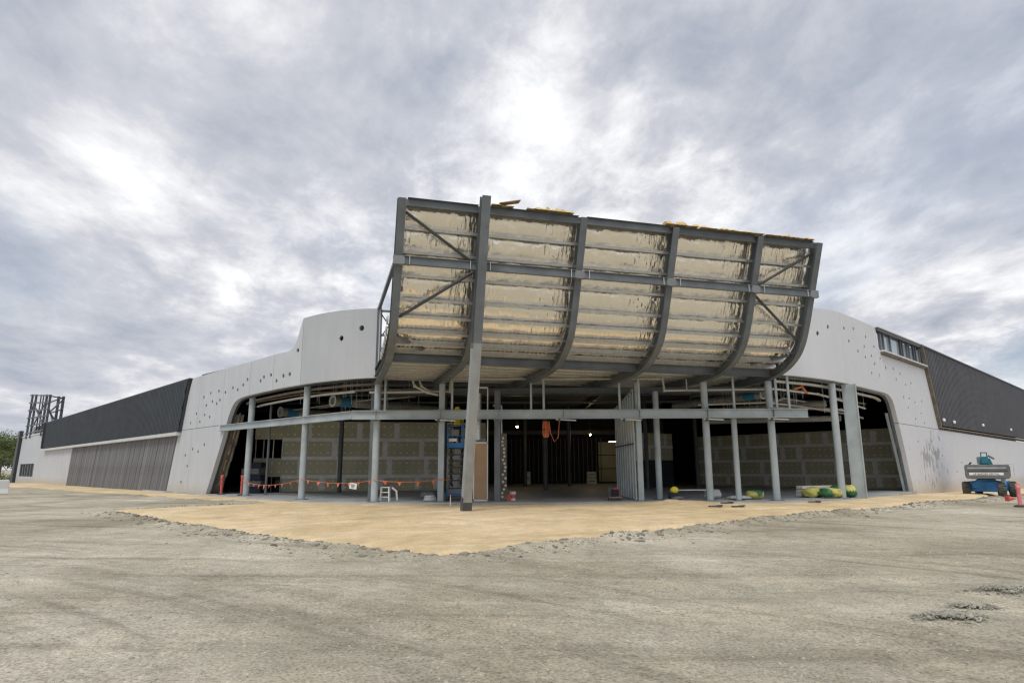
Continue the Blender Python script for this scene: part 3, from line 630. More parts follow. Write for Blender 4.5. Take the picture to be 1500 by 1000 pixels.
M['steel_lattice'] = mat('lattice_steel', (0.085, 0.10, 0.115), 0.5, 0, 0.2, 2)
# sign frame on the far roof
sf = root('roof_sign_frame', PL.pt(76, 5.8, -.8), 'open dark steel sign frame standing on the far left roof', 'sign frame'); b = sf.location
fr = [70.2, 72.4, 79.9, 82.8]
def fp(s, z, o=0.0): return PL.pt(s, z, o)-b
def ztop(s): return 10.25+(s-69)*.085
for s in fr: MB().bar(fp(s, 5.5), fp(s-.5, ztop(s)), .24, .24, up=dL).build('post', M['steel_lattice'], sf)
for k in range(6):
    q = k/5; MB().bar(fp(69.4, 6.2+q*(ztop(69.4)-6.3)), fp(84.0, 6.2+q*(ztop(84)-6.3)), .16, .16).build('rail', M['steel_lattice'], sf)
for s in (74.3, 76.2, 78.0): MB().bar(fp(s, 5.6, -.25), fp(s-.4, ztop(s), -.25), .13, .13, up=dL).build('mullion', M['steel_lattice'], sf)
for s in (72.2, 75.2): MB().bar(fp(s, 5.4, -1.7), fp(s-.4, ztop(s)-.1, -1.7), .28, .28, up=dL).build('rear_post', M['steel_lattice'], sf)
for z in (7.4, 8.8, 10.3): MB().bar(fp(71.4, z, -1.7), fp(80, z, -1.7), .13, .13).build('rear_rail', M['steel_lattice'], sf)
for (p, q_) in (((70, 10.2, 0), (72, 10.2, -1.7)), ((70.2, 8.0, 0), (72, 10.0, -1.7)), ((70.2, 8.6, 0), (72, 6.6, -1.7)), ((80, 6.6, 0), (72.4, 9.6, 0)), ((80, 9.8, 0), (72.4, 7.0, 0)), ((82.8, 8, 0), (80, 10.4, 0)), ((82.8, 10.8, -1.7), (75, 6.6, -1.7))):
    MB().bar(fp(*p), fp(*q_), .13, .13).build('brace', M['steel_lattice'], sf)

# ------------------------------------------------------------------ right wing cladding + clerestory window
cr_, b = cladding(PR, 'metal_cladding', 21.7, 75, (9.42, 10.1), (4.22, 4.45), (21.7, 24.0), .06, M['clad_r'], 'charcoal ribbed metal cladding along the top of the right wing', pitch=.42, dep=.05)
MB().bar(PR.pt(21.62, 9.42, .1)-b, PR.pt(23.95, 4.15, .1)-b, .16, .22, up=(.707, -.707, 0)).build('end_trim', M['trim_brown'], cr_)
MB().bar(PR.pt(21.6, 9.48, .02)-b, PR.pt(75, 10.16, .02)-b, .3, .10).build('capping', M['frame_dark'], cr_)
MB().bar(PR.pt(23.9, 4.10, .02)-b, PR.pt(75, 4.28, .02)-b, .16, .06).build('batten_rail', M['timber'], cr_)
s = 24.1
while s < 62:
    MB().box(PR.pt(s, 4.02+.003*(s-24), -.02)-b, (.22, .12, .16), rz=R(45)).build('batten_block', M['steel_dark'], cr_); s += .55
wq = [(24.9, 4.62), (28.0, 4.62), (38.6, 4.85), (52.5, 5.0)]
for s, z in wq: MB().lathe(PR.pt(s, z, .2)-b, [(0, -.12), (.08, -.1), (.10, 0), (.07, .1), (0, .12)], 10).build('lamp_cover', M['white'], cr_, smooth=60)
cw = root('clerestory_window', PR.pt(16.5, 7.8, -.1), 'strip window with slim dark mullions high on the right wall', 'window'); b = cw.location
d45 = Vector((.707, .707, 0)); n45 = Vector((.707, -.707, 0))
def wb(s0, z0, s1, z1, w_, h_, name, m, off=-.06, up=None, par=None): return MB().bar(PR.pt(s0, z0, off)-b, PR.pt(s1, z1, off)-b, w_, h_, up or (0, 0, 1)).build(name, m, par or cw)
wb(12.15, 9.18, 21.6, 9.38, .34, .16, 'head_frame', M['frame_dark']); wb(12.15, 9.33, 21.6, 9.53, .40, .07, 'head_flashing', M['flash'])
wb(12.6, 7.98, 22.2, 8.10, .42, .10, 'sill', M['flash'], .02); wb(12.6, 7.86, 22.2, 7.98, .36, .10, 'sill_frame', M['trim_brown'], .0)
for s in (12.9, 13.55, 14.9, 17.0, 17.45, 18.5, 19.0, 20.0, 20.5, 21.5): wb(s, 8.0, s, 9.25, .12 if s in (17.0, 17.45, 20.0, 20.5) else .08, .14, 'mullion', M['steel_dark'] if s in (17.0, 17.45, 20.0, 20.5) else M['steel'], -.06, n45)
for (a, c) in ((12.95, 13.5), (13.6, 14.85), (14.95, 16.95), (17.5, 18.45), (18.55, 18.95), (19.05, 19.95), (20.55, 21.45)):
    MB().add([PR.pt(s, z, o)-b for o in (-.10, -.13) for s, z in ((a, 8.05), (c, 8.05), (c, 9.12), (a, 9.12))], [(0, 1, 2, 3), (7, 6, 5, 4), (0, 4, 5, 1), (1, 5, 6, 2), (2, 6, 7, 3), (3, 7, 4, 0)]).build('pane', M['glass'], cw)
# ------------------------------------------------------------------ entrance canopy (local x along the eave, -y outwards)
M['post_lit'] = mat('lit_post_steel', (0.27, 0.285, 0.285), 0.45, 0, 0.22, 1.2, detail=10)  # post steel with the brighter light near the ground put into its colour
PHI = R(16)
u_ = Vector((cos(PHI), sin(PHI), 0)); n_ = Vector((sin(PHI), -cos(PHI), 0))
def cw_(x, y, z): return u_*(x+4.99) + n_*(-24.7-y) + Vector((0, 0, z))
cb = cw_(0, -1.1, 0)
can = root('entrance_canopy', cb, 'huge upswept steel entrance canopy lined with silver foil on a leaning post', 'canopy', rz=PHI)
def CL(x, y, z): return Vector((x, y+1.1, z))          # canopy local coordinates
RX = [-2.86, 0, 3.81, 7.62, 11.43, 14.26]
prof_pts = catmull([(0, -3.82, 10.55), (0, -3.12, 8.6), (0, -2.60, 7.2), (0, -2.22, 6.45), (0, -1.72, 5.95), (0, -1.0, 5.58), (0, 0, 5.36), (0, 1.5, 5.27), (0, 4, 5.26), (0, 6.6, 5.26)], .22)
def offset(d):
    o = []
    for i, p in enumerate(prof_pts):
        t = (prof_pts[min(i+1, len(prof_pts)-1)]-prof_pts[max(i-1, 0)]).normalized(); nn = Vector((0, -t.z, t.y))   # towards the inside (back / up)
        o.append(p+nn*d)
    return o
RD = .36
cen = offset(RD/2)
for i, x in enumerate(RX):
    pts = [CL(x, p.y, p.z) for p in cen]
    if i == 1: pts = [CL(x, p.y, p.z) for p in cen if p.z < 9.9]
    MB().sweep(Iprof(RD, .30, .022, .016), pts, up=(0, -.6, .8) if False else (0, 1, 0.001)).build('rib', M['steel'], can) if False else None
    mb = MB(); pr = Iprof(RD, .265, .022, .016); vs = []; npf = len(pr)
    for k, p in enumerate(cen):
        t = (cen[min(k+1, len(cen)-1)]-cen[max(k-1, 0)]).normalized(); nn = Vector((0, -t.z, t.y))
        vs += [CL(x+a, p.y, p.z)+nn*c for a, c in pr]
    fs = [(k*npf+j, k*npf+(j+1) % npf, (k+1)*npf+(j+1) % npf, (k+1)*npf+j) for k in range(len(cen)-1) for j in range(npf)] + [tuple(range(npf-1, -1, -1)), tuple(range(len(vs)-npf, len(vs)))]
    mb.add(vs, fs).build('rib', M['steel'], can)
# leaning post in front of the second rib
pa, pbv = CL(0, -1.12, -.25), CL(0, -4.0, 10.85)
pr = Iprof(.42, .31, .028, .018); d = (pbv-pa).normalized(); nn = Vector((0, -d.z, d.y)); nn = nn if nn.y < 0 else -nn; k = len(pr)
def post_piece(a_, c_, name, m, par):
    return MB().add([p+Vector((a, 0, 0))+nn*c for p in (a_, c_) for a, c in pr], [(j, (j+1) % k, k+(j+1) % k, k+j) for j in range(k)] + [tuple(range(k-1, -1, -1)), tuple(range(k, 2*k))]).build(name, M[m], par)
pm = pa+d*(6.1/d.z)
post = post_piece(pa, pm, 'leaning_post', 'post_lit', can); post_piece(pm, pbv, 'post_upper', 'steel', can)  # one post, split so only its lower part takes the lit tone
p1 = pa+d*(5.9/d.z)
MB().add([p+Vector((a, 0, 0))+nn*c for p in (pa+d*.75, p1) for a, c in ((-.160, -.2), (-.145, -.2), (-.145, .2), (-.160, .2))], [(0, 1, 5, 4), (1, 2, 6, 5), (2, 3, 7, 6), (3, 0, 4, 7), (3, 2, 1, 0), (4, 5, 6, 7)]).build('side_plate', M['steel_light'], post)
MB().box(pa+d*.32, (.335, .45, .56), rx=R(14.5)).build('base_shoe', M['steel_dark'], post)
# purlins along the eave direction
def at_len(pts, L):
    acc = 0
    for a, c in zip(pts[:-1], pts[1:]):
        q = (c-a).length
        if acc+q >= L: return a+(c-a)*((L-acc)/q), (c-a).normalized()
        acc += q
    return pts[-1], (pts[-1]-pts[-2]).normalized()
puro = offset(RD+.07)
tot = sum((c-a).length for a, c in zip(puro[:-1], puro[1:]))
L = .12; pl = []
while L < tot-.3:
    pl.append(L); L += .83 if L < 3.2 else (.62 if L < 5.5 else .72)
PCH = [(0, -.1), (.10, -.1), (.10, -.075), (.088, -.075), (.088, -.088), (.012, -.088), (.012, .082), (.10, .082), (.10, .1), (0, .1)]
for L in pl:
    p, t = at_len(puro, L); nn = Vector((0, -t.z, t.y))
    for i in range(5):
        a, c = RX[i]+.02, RX[i+1]-.02
        vs = [CL(x, p.y, p.z)+t*e+nn*f for x in (a, c) for e, f in PCH]; k = len(PCH)
        MB().add(vs, [(j, (j+1) % k, k+(j+1) % k, k+j) for j in range(k)]+[tuple(range(k-1, -1, -1)), tuple(range(k, 2*k))]).build('purlin', M['galv'], can)
# foil blanket, sagging between the purlins, one bay per strip
fo = offset(RD+.215); cum = [0]
for a, c in zip(fo[:-1], fo[1:]): cum.append(cum[-1]+(c-a).length)
for i in range(5):
    a, c = RX[i], RX[i+1]; nx = int((c-a)/.085); mb = MB(); vs = []; fine = []
    for k in range(len(fo)-1):
        for q in range(3): fine.append((fo[k]+(fo[k+1]-fo[k])*(q/3), cum[k]+(cum[k+1]-cum[k])*q/3, (fo[k+1]-fo[k]).normalized()))
    fine.append((fo[-1], cum[-1], (fo[-1]-fo[-2]).normalized()))
    for p, L, t in fine:
        nn = Vector((0, -t.z, t.y)); dl = min(abs(L-x) for x in pl)
        for j in range(nx+1):
            x = a+(c-a)*j/nx; ed = min(x-a, c-x)
            wr_ = .020*sin(x*2*pi/.17+1.1*mnoise.noise(Vector((x*.7, L*.7, i))))*min(1, dl/.15)+.030*mnoise.noise(Vector((x*2.6, L*1.9, i*9)))+.012*mnoise.noise(Vector((x*7, L*5, i*5)))*min(1, dl/.2)
            sag = -(.05+.10*min(1, max(0, (L-5.8)/1.5)))*math.sin(min(1, dl/.36)*pi/2)
            vs.append(CL(x, p.y, p.z)+nn*(wr_+sag+(.03 if ed < .1 else 0)))
    w1 = nx+1; fs = [(r*w1+j, r*w1+j+1, (r+1)*w1+j+1, (r+1)*w1+j) for r in range(len(fine)-1) for j in range(nx)]
    mb.add(vs, fs).build('foil_lining', M['foil'], can, smooth=50)
ro = offset(RD+.30); ro2 = offset(RD+.36); mb = MB(); vs = []
for p, q in zip(ro, ro2): vs += [CL(RX[0]-.12, p.y, p.z), CL(RX[-1]+.12, p.y, p.z), CL(RX[-1]+.12, q.y, q.z), CL(RX[0]-.12, q.y, q.z)]
mb.add(vs, [(4*k+j, 4*k+(j+1) % 4, 4*k+4+(j+1) % 4, 4*k+4+j) for k in range(len(ro)-1) for j in range(4)]+[(0, 1, 2, 3), tuple(range(len(vs)-4, len(vs)))]).build('roof_sheet', M['clad'], can)
# eave beam, mid rail with brackets, lower tie beam, header beam
for i in range(5):
    MB().chan(CL(RX[i]+(.16 if i else .2), -3.56, 10.50), CL(RX[i+1]-.16, -3.56, 10.50), .30, .12, flip=1).build('eave_beam', M['steel'], can)
    MB().ibeam(CL(RX[i]+.16, -3.20, 8.53), CL(RX[i+1]-.16, -3.20, 8.53), .30, .14).build('mid_rail', M['steel'], can)
    MB().ibeam(CL(RX[i]+.15, -.2, 5.67), CL(RX[i+1]-.15, -.2, 5.67), .42, .18).build('tie_beam', M['steel'], can)
for i, x in enumerate(RX):
    if i != 1: MB().box(CL(x, -3.16, 8.53), (.40, .15, .30)).build('rail_bracket', M['steel_mid'], can)
    for sgn in (-1, 1):
        if (i == 0 and sgn < 0) or (i == 5 and sgn > 0): continue
        MB().box(CL(x+sgn*.36, -3.26, 8.53), (.022, .04, .29)).build('stiffener', M['galv'], can)
for (a, c) in (((-2.72, -3.45, 10.2), (-.18, -2.95, 8.7)), ((-.18, -2.85, 8.4), (-2.7, -2.15, 6.75)), ((14.12, -3.45, 10.2), (11.6, -2.95, 8.7)), ((11.6, -2.85, 8.4), (14.1, -2.15, 6.75)),
               ((-2.7, -1.6, 6.2), (-.2, .9, 5.62)), ((14.1, -1.6, 6.2), (11.6, .9, 5.62))):
    MB().tube([CL(*a), CL(*c)], .055, 8).build('brace', M['steel_dark'] if a[2] > 6.5 else M['steel'], can, smooth=40)
# rear frame that props the upswept front
for i, x in enumerate(RX):
    if i in (0, 1, 4, 5):
        MB().bar(CL(x, 5.15, 5.66), CL(x, 5.15, 8.85), .20, .20, up=(0, 1, 0)).build('rear_post', M['steel'], can)
        MB().bar(CL(x, -2.75, 8.9), CL(x, 5.2, 8.86), .13, .16).build('back_stay', M['steel'], can)
for z in (8.7, 7.55): MB().bar(CL(RX[0]+.1, 5.15, z), CL(RX[1]-.1, 5.15, z), .09, .09).build('rear_rail', M['steel'], can)
for (a, c) in (((-2.8, 8.6), (-1.2, 6.3)), ((-1.3, 8.6), (-2.8, 6.3)), ((-2.0, 8.6), (-2.8, 7.4))):
    MB().tube([CL(a[0], 5.15, a[1]), CL(c[0], 5.15, c[1])], .03, 6).build('rear_rod', M['steel_dark'], can)
# castellated edge piece along the back of the first rib
for k in range(7):
    p, t = at_len(offset(RD+.12), 4.3+k*.42); MB().lathe(CL(RX[0]-.2, p.y+.1, p.z), [(.09, -.03), (.16, -.03), (.16, .03), (.09, .03), (.09, -.03)], 12, 'X').build('edge_ring', M['galv'], can, smooth=40)
# glasswool and offcuts lying along the eave
def lumpy(name, x0, x1, m, parent, h=.09, seed=1, y=-3.62):
    n = max(4, int((x1-x0)/.09)); mb = MB(); vs = []
    for i in range(n+1):
        x = x0+(x1-x0)*i/n; k = mnoise.noise(Vector((x*3.1, seed, 0))); k2 = mnoise.noise(Vector((x*7.7, seed, 5)))
        hh = max(.012, h*(.7+1.9*k+1.5*k2)); wv = .22
        for a, z in ((-wv, 0), (-wv*.8, hh*.7), (0, hh), (wv*.8, hh*.6), (wv, 0)): vs.append(CL(x, y+a+.05*k2, 10.66+z))
    return mb.add(vs, [(r*5+j, r*5+j+1, (r+1)*5+j+1, (r+1)*5+j) for r in range(n) for j in range(4)]+[(0, 1, 2, 3, 4), tuple(range(n*5+4, n*5-1, -1))]).build(name, m, parent, smooth=70)
lumpy('insulation_roll', .3, 1.1, M['insul'], can, .06, 2); lumpy('insulation_roll', 1.6, 3.4, M['insul'], can, .13, 3); lumpy('insulation_roll', 7.2, 8.6, M['insul'], can, .13, 7); lumpy('insulation_roll', 8.7, 11.6, M['insul'], can, .08, 8); lumpy('insulation_roll', 11.7, 14.0, M['insul'], can, .07, 9)
MB().box(CL(.95, -3.7, 10.83), (.8, .3, .03), ry=R(-14)).build('timber_offcut', M['timber'], can)

# ------------------------------------------------------------------ steel frame of the open front
fr = root('steel_frame', (2, 29.2, 0), 'grey steel columns and level transom beam across the open entrance', 'steel frame'); b = fr.location
def rcol(x, y, r, z1, name='column', m='steel_light', z0=-.1):
    o = MB().tube([Vector((x, y, z0))-b, Vector((x, y, z1))-b], r, 18).build(name, M[m], fr, smooth=40)
    MB().box(Vector((x, y, .045))-b, (r*3.2, r*3.2, .03)).build('base_plate', M['steel'], o); return o
def scol(x, y, wd, z1, name='column', m='steel_light', rz=0, dp=None):
    o = MB().box(Vector((x, y, z1/2))-b, (wd, dp or wd, z1), rz=rz).build(name, M[m], fr, bevel=.012)
    MB().box(Vector((x, y, .045))-b, (wd*1.7, wd*1.7, .03), rz=rz).build('base_plate', M['steel'], o); return o
rcol(-14.75, 36.6, .17, 5.5); rcol(-10.2, 32.0, .16, 5.52); rcol(-6.15, 29.45, .155, 5.4); scol(-6.5, 30.3, .22, 5.1, m='steel')
scol(-3.2, 29.45, .26, 5.3); scol(-.68, 29.7, .28, 5.0, m='steel'); scol(5.72, 29.5, .24, 5.3, m='steel_light'); rcol(6.75, 30.4, .14, 5.0)
rcol(8.75, 29.35, .155, 5.3); rcol(10.05, 29.45, .125, 3.7); rcol(11.68, 29.3, .155, 5.32); rcol(15.55, 31.25, .165, 5.45)
# wide web column beside the right wall
MB().ibeam(Vector((16.75, 31.95, -.1))-b, Vector((16.75, 31.95, 5.5))-b, .62, .26, .03, .02, up=(.8, -.55, 0)).build('web_column', M['steel_light'], fr)
rcol(-15.6, 38.6, .09, 5.2, 'prop', 'steel'); rcol(-14.0, 37.5, .07, 5.2, 'prop', 'steel')
for (x, y) in ((-6.15, 29.45), (-3.2, 29.45), (-.68, 29.7), (5.72, 29.5), (8.75, 29.35), (11.68, 29.3)):
    c_ = MB().box(Vector((x, y-.14, 3.84))-b, (.34, .05, .52)).build('cleat_plate', M['steel_mid'], fr)
    for dx in (-.12, .12):
        for dz_ in (-.2, .2): MB().lathe(Vector((x+dx, y-.175, 3.84+dz_))-b, [(0, -.015), (.022, -.012), (.022, .012), (0, .012)], 6, 'Y').build('bolt', M['galv'], c_)
# transom
tb = MB().ibeam(Vector((-7.2, 29.1, 3.84))-b, Vector((13.25, 29.02, 3.84))-b, .40, .22, .03, .02).build('transom_beam', M['steel_light'], fr)
MB().ibeam(Vector((-7.22, 29.1, 3.84))-b, Vector((-17.25, 38.35, 3.84))-b, .36, .20, .03, .02).build('transom_beam', M['steel_light'], fr)
for x in (-6.1, -3.2, -.6, 2.3, 5.7, 8.75, 11.7): MB().box(Vector((x, 28.95, 3.84))-b, (.02, .09, .34)).build('stiffener', M['steel'], tb)
for x in (-3.0, 2.4, 5.3, 9.0, 11.9):
    c_ = MB().box(Vector((x, 29.0, 3.58))-b, (.9, .10, .05), ry=R(3)).build('fixing_plate', M['flash'], tb)
    MB().box(Vector((x-.3, 28.98, 3.57))-b, (.10, .14, .14)).build('fixing_clip', M['steel_dark'], c_)
for (x, z) in ((-5.75, 5.55), (-2.72, 5.45), (.85, 5.25), (1.42, 5.4), (4.85, 5.25), (5.72, 5.45), (10.02, 5.75), (12.5, 5.8), (11.95, 5.5)):
    MB().bar(Vector((x, 29.15, 4.04))-b, Vector((x, 29.15, z))-b, .095, .095, up=(0, 1, 0)).build('hanger_post', M['steel_light'], fr)
MB().ibeam(Vector((-6.2, 31.2, 5.13))-b, Vector((12.2, 30.9, 5.13))-b, .26, .2).build('header_beam', M['steel'], fr)
# ------------------------------------------------------------------ roof and dark shell behind
sh = root('building_shell', (2, 55, 0), 'dark unlit back walls and roof underside inside the building', 'building'); b = sh.location
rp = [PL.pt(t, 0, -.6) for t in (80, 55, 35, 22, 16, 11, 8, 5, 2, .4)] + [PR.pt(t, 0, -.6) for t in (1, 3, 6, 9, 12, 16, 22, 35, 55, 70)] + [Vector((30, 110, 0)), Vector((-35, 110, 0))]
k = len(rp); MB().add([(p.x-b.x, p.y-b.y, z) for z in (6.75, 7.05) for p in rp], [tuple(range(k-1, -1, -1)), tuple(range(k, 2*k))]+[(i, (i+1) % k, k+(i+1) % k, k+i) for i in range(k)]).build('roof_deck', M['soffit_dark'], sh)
MB().bar(Vector((-5.9, 31.9, 6.4))-b, Vector((12.0, 31.6, 6.4))-b, .2, .75).build('light_leak_blocker', M['soffit_dark'], sh)  # unseen panel added to stop light leaking in above the canopy soffit
MB().bar(Vector((-5.8, 30.6, 7.7))-b, Vector((11.6, 30.2, 7.7))-b, .2, 1.9).build('parapet_back', M['wallT'], sh)
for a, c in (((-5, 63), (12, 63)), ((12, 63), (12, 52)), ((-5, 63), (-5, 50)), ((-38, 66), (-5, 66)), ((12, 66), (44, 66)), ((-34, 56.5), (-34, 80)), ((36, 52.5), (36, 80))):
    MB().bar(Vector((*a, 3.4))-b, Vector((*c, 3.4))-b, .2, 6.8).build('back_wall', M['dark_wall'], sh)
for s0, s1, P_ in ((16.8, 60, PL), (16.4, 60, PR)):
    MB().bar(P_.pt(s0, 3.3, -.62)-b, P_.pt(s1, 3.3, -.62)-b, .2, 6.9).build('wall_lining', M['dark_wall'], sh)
for x in (-22, -15, -8, -1, 6, 13, 20):
    MB().ibeam(Vector((x, 33.5 + abs(x-2.5)*.55, 6.45))-b, Vector((x, 62, 6.45))-b, .45, .2).build('roof_beam', M['steel_dark'], sh)
for y in (36, 41, 46, 52):
    MB().bar(Vector((-9 - (y-36)*.9, y, 6.05))-b, Vector((14+(y-36)*.9, y, 6.05))-b, .12, .14).build('roof_purlin', M['steel'], sh)
for (x, y) in ((-10.5, 40), (-4.2, 40.5), (2.2, 44), (4.5, 52), (1.0, 52), (9.0, 44), (13.2, 47)):
    MB().tube([Vector((x, y, 0.02))-b, Vector((x, y, 6.5))-b], .14, 12).build('inner_column', M['steel_dark'], sh, smooth=40)
# stud framing at the back of the central hall
for k in range(22):
    MB().bar(Vector((-.5+k*.42, 61.6, 0.03))-b, Vector((-.5+k*.42, 61.6, 4.2))-b, .06, .09, up=(0, 1, 0)).build('stud', M['steel'], sh)
for k in range(3):
    MB().box(Vector((9.9, 61.7, .75+k*1.25))-b, (3.6, .04, 1.18)).build('plasterboard_sheet', M['board'], sh)
MB().box(Vector((4.3, 58, 4.55))-b, (13.5, .25, .35)).build('hall_beam', M['steel_dark'], sh)

# ------------------------------------------------------------------ plasterboard partitions
def board_wall(A, B, rows, top, seed, label, window=None, lit_until=0, cw0=1.9):
    rr = random.Random(seed); A, B = Vector((*A, 0)), Vector((*B, 0)); L = (B-A).length; d = (B-A).normalized(); n = Vector((d.y, -d.x, 0)); n = n if n.y < 0 else -n
    rt = root('plasterboard_wall', (A+B)/2, label, 'wall'); b = rt.location; rz = math.atan2(d.y, d.x)
    def P(s, z, o=0): return A+d*s+Vector((0, 0, z))+n*o-b
    MB().box(P(L/2, top/2+.02, -.12), (L, .16, top), rz=rz).build('stud_core', M['dark_wall'], rt) if not window else None
    if window:
        w0, w1, z0, z1 = window
        for (a, c, e, f) in ((w1, L, 0.03, top), (0, w1, z1, top), (0, w1, .98, z0)): MB().box(P((a+c)/2, (e+f)/2, -.12), (c-a, .16, f-e), rz=rz).build('stud_core', M['dark_wall'], rt)
    z = top
    for ri, (z0, z1) in enumerate(rows):
        s = 0; k = 0; off = rr.uniform(.4, cw0*1.3)
        while s < L-.05:
            e = min(L, s+(off if k == 0 else rr.choice((1.25, 2.4, 3.2, 2.4)))); k += 1
            if window and s < w1 and ri in (0, 1, 2) and not (s >= w1):
                # pieces around the window
                if ri == 1: s = w1; continue
                if ri == 3: s = w1; continue
                e = max(e, w1) if e > w1-.6 else e
            m = M['board_lit'] if e <= lit_until+.3 else M['board']
            if window and ri == 3 and s < w1: s = w1; continue
            bd = MB().box(P((s+e)/2, (z0+z1)/2, -.02), (e-s-.012, .026, z1-z0-.01), rz=rz).build('plasterboard_sheet', m, rt)
            sc = MB(); q = s+.22
            while q < e-.1:
                for zq in ((z0*.72+z1*.28), (z0*.28+z1*.72)):
                    h = .045+.02*rr.random(); c = P(q, zq, -.004); sc.add([c+d*(h*cos(t*pi/3)*1.15)+Vector((0, 0, h*sin(t*pi/3))) for t in range(6)]+[c+n*.004+d*(h*.7*cos(t*pi/3))+Vector((0, 0, h*.7*sin(t*pi/3))) for t in range(6)], [(t, (t+1) % 6, 6+(t+1) % 6, 6+t) for t in range(6)]+[(6, 7, 8, 9, 10, 11)])
                q += .42+rr.uniform(-.05, .05)
            if sc.v: sc.build('screw_patches', M['jointing'], bd, kind='stuff')
            if e < L-.3 and e > (lit_until if window else 0):
                wv = rr.uniform(.28, .40); MB().box(P(e, (z0+z1)/2, -.004), (wv, .007, z1-z0-.2), rz=rz).build('joint_strip', M['jointing'], rt)
            s = e
        if ri < len(rows)-1:
            s0_ = lit_until*.9 if window else 0
            MB().box(P((s0_+L)/2, z0, -.0035), (L-s0_, .007, .21), rz=rz).build('joint_strip', M['jointing'], rt)
    return rt, P
bw, P_ = board_wall((-16.4, 41.5), (-1.8, 44.2), [(3.32, 4.5), (2.15, 3.32), (.98, 2.15), (.04, .98)], 4.5, 3, 'olive plasterboard partition with white joint strips, left of the hall', window=(.05, 1.75, 2.15, 3.32), lit_until=1.9)
for s in (.08, .55, 1.15, 1.7): MB().bar(P_(s, .03, -.12), P_(s, 3.3, -.12), .05, .08, up=(0, 1, 0)).build('stud', M['galv'], bw)
board_wall((15.2, 54.5), (25.4, 42.0), [(2.98, 3.95), (1.92, 2.98), (.86, 1.92), (.04, .86)], 3.95, 8, 'long olive plasterboard partition with white joint strips, right of the hall', cw0=3)
board_wall((8.6, 47.5), (12.3, 50.2), [(3.0, 4.0), (2.0, 3.0)], 4.0, 9, 'short hanging piece of plasterboard wall by the round columns')
M['blue_foil'] = mat('blue_wall_wrap', (.42, .56, .62), .3, .2, .3, 2)
# stud partition seen almost edge-on beside the hall
sp = root('stud_partition', (5.6, 31.5, 0), 'bright galvanised stud partition standing beside the right of the hall', 'partition'); b = sp.location
A, B = Vector((5.55, 29.75, 0)), Vector((5.55, 35.0, 0)); nst = 9
for k in range(nst):
    p = A+(B-A)*k/(nst-1); MB().bar(Vector((p.x, p.y, .03))-b, Vector((p.x, p.y, 5.05-.05*k))-b, .035, .06, up=(0, 1, 0)).build('stud', M['white'], sp)
for z in (.06, 2.55, 5.0): MB().bar(Vector((A.x, A.y, z))-b, Vector((B.x, B.y, z if z < 5 else 4.5))-b, .10, .05).build('track', M['galv'] if z != 2.55 else M['steel_dark'], sp)
MB().add([Vector(q)-b for q in ((A.x+.025, A.y, .05), (B.x+.025, B.y, .05), (B.x+.025, B.y, 4.4), (A.x+.025, A.y, 4.9), (A.x+.05, A.y, .05), (B.x+.05, B.y, .05), (B.x+.05, B.y, 4.4), (A.x+.05, A.y, 4.9))], [(0, 1, 2, 3), (7, 6, 5, 4), (0, 4, 5, 1), (1, 5, 6, 2), (2, 6, 7, 3), (3, 7, 4, 0)]).build('backing_sheet', M['blue_foil'], sp)
# framed door panel wrapped in cardboard left of the hall
dp = root('framed_door_panel', (-1.45, 29.95, 0), 'tall tan cardboard panel in a white metal frame beside the grey post', 'panel'); b = dp.location
MB().box((0, .02, 1.35), (.56, .05, 2.6)).build('cardboard_sheet', M['ply'], dp)
for (x, z, sx_, sz) in ((-.31, 2.6, .05, 5.1), (.31, 2.6, .05, 5.1), (0, .05, .66, .07), (0, 2.62, .66, .06), (0, 5.15, .66, .07)): MB().box((x, -.02, z), (sx_, .08, sz)).build('frame_bar', M['white'], dp)
mb = MB(); mb.tube([(-.14, .1, 2.75), (-.14, .1, 4.9)], .15, 14); mb.build('silver_duct', M['galv'], dp, smooth=40)
ep = root('wall_end_board', (-.40, 30.4, 0), 'narrow raw wall end with daubs of plaster, just left of the hall', 'board')
MB().box((0, 0, 1.55), (.26, .5, 3.0)).build('board_edge', M['trim_brown'], ep)
for k in range(17): MB().lathe((random.uniform(-.08, .08), -.252, .2+k*.165), [(0, -.012), (.055, -.006), (.06, .006), (0, .012)], 8, 'Y').build('plaster_daub', M['jointing'], ep)
MB().bar((-.1, -.1, 3.0), (-.1, -.1, 4.35), .06, .06, up=(0, 1, 0)).build('stud', M['galv'], ep); MB().bar((-.1, -.1, 4.35), (-.5, -.1, 4.35), .06, .06).build('stud', M['galv'], ep)

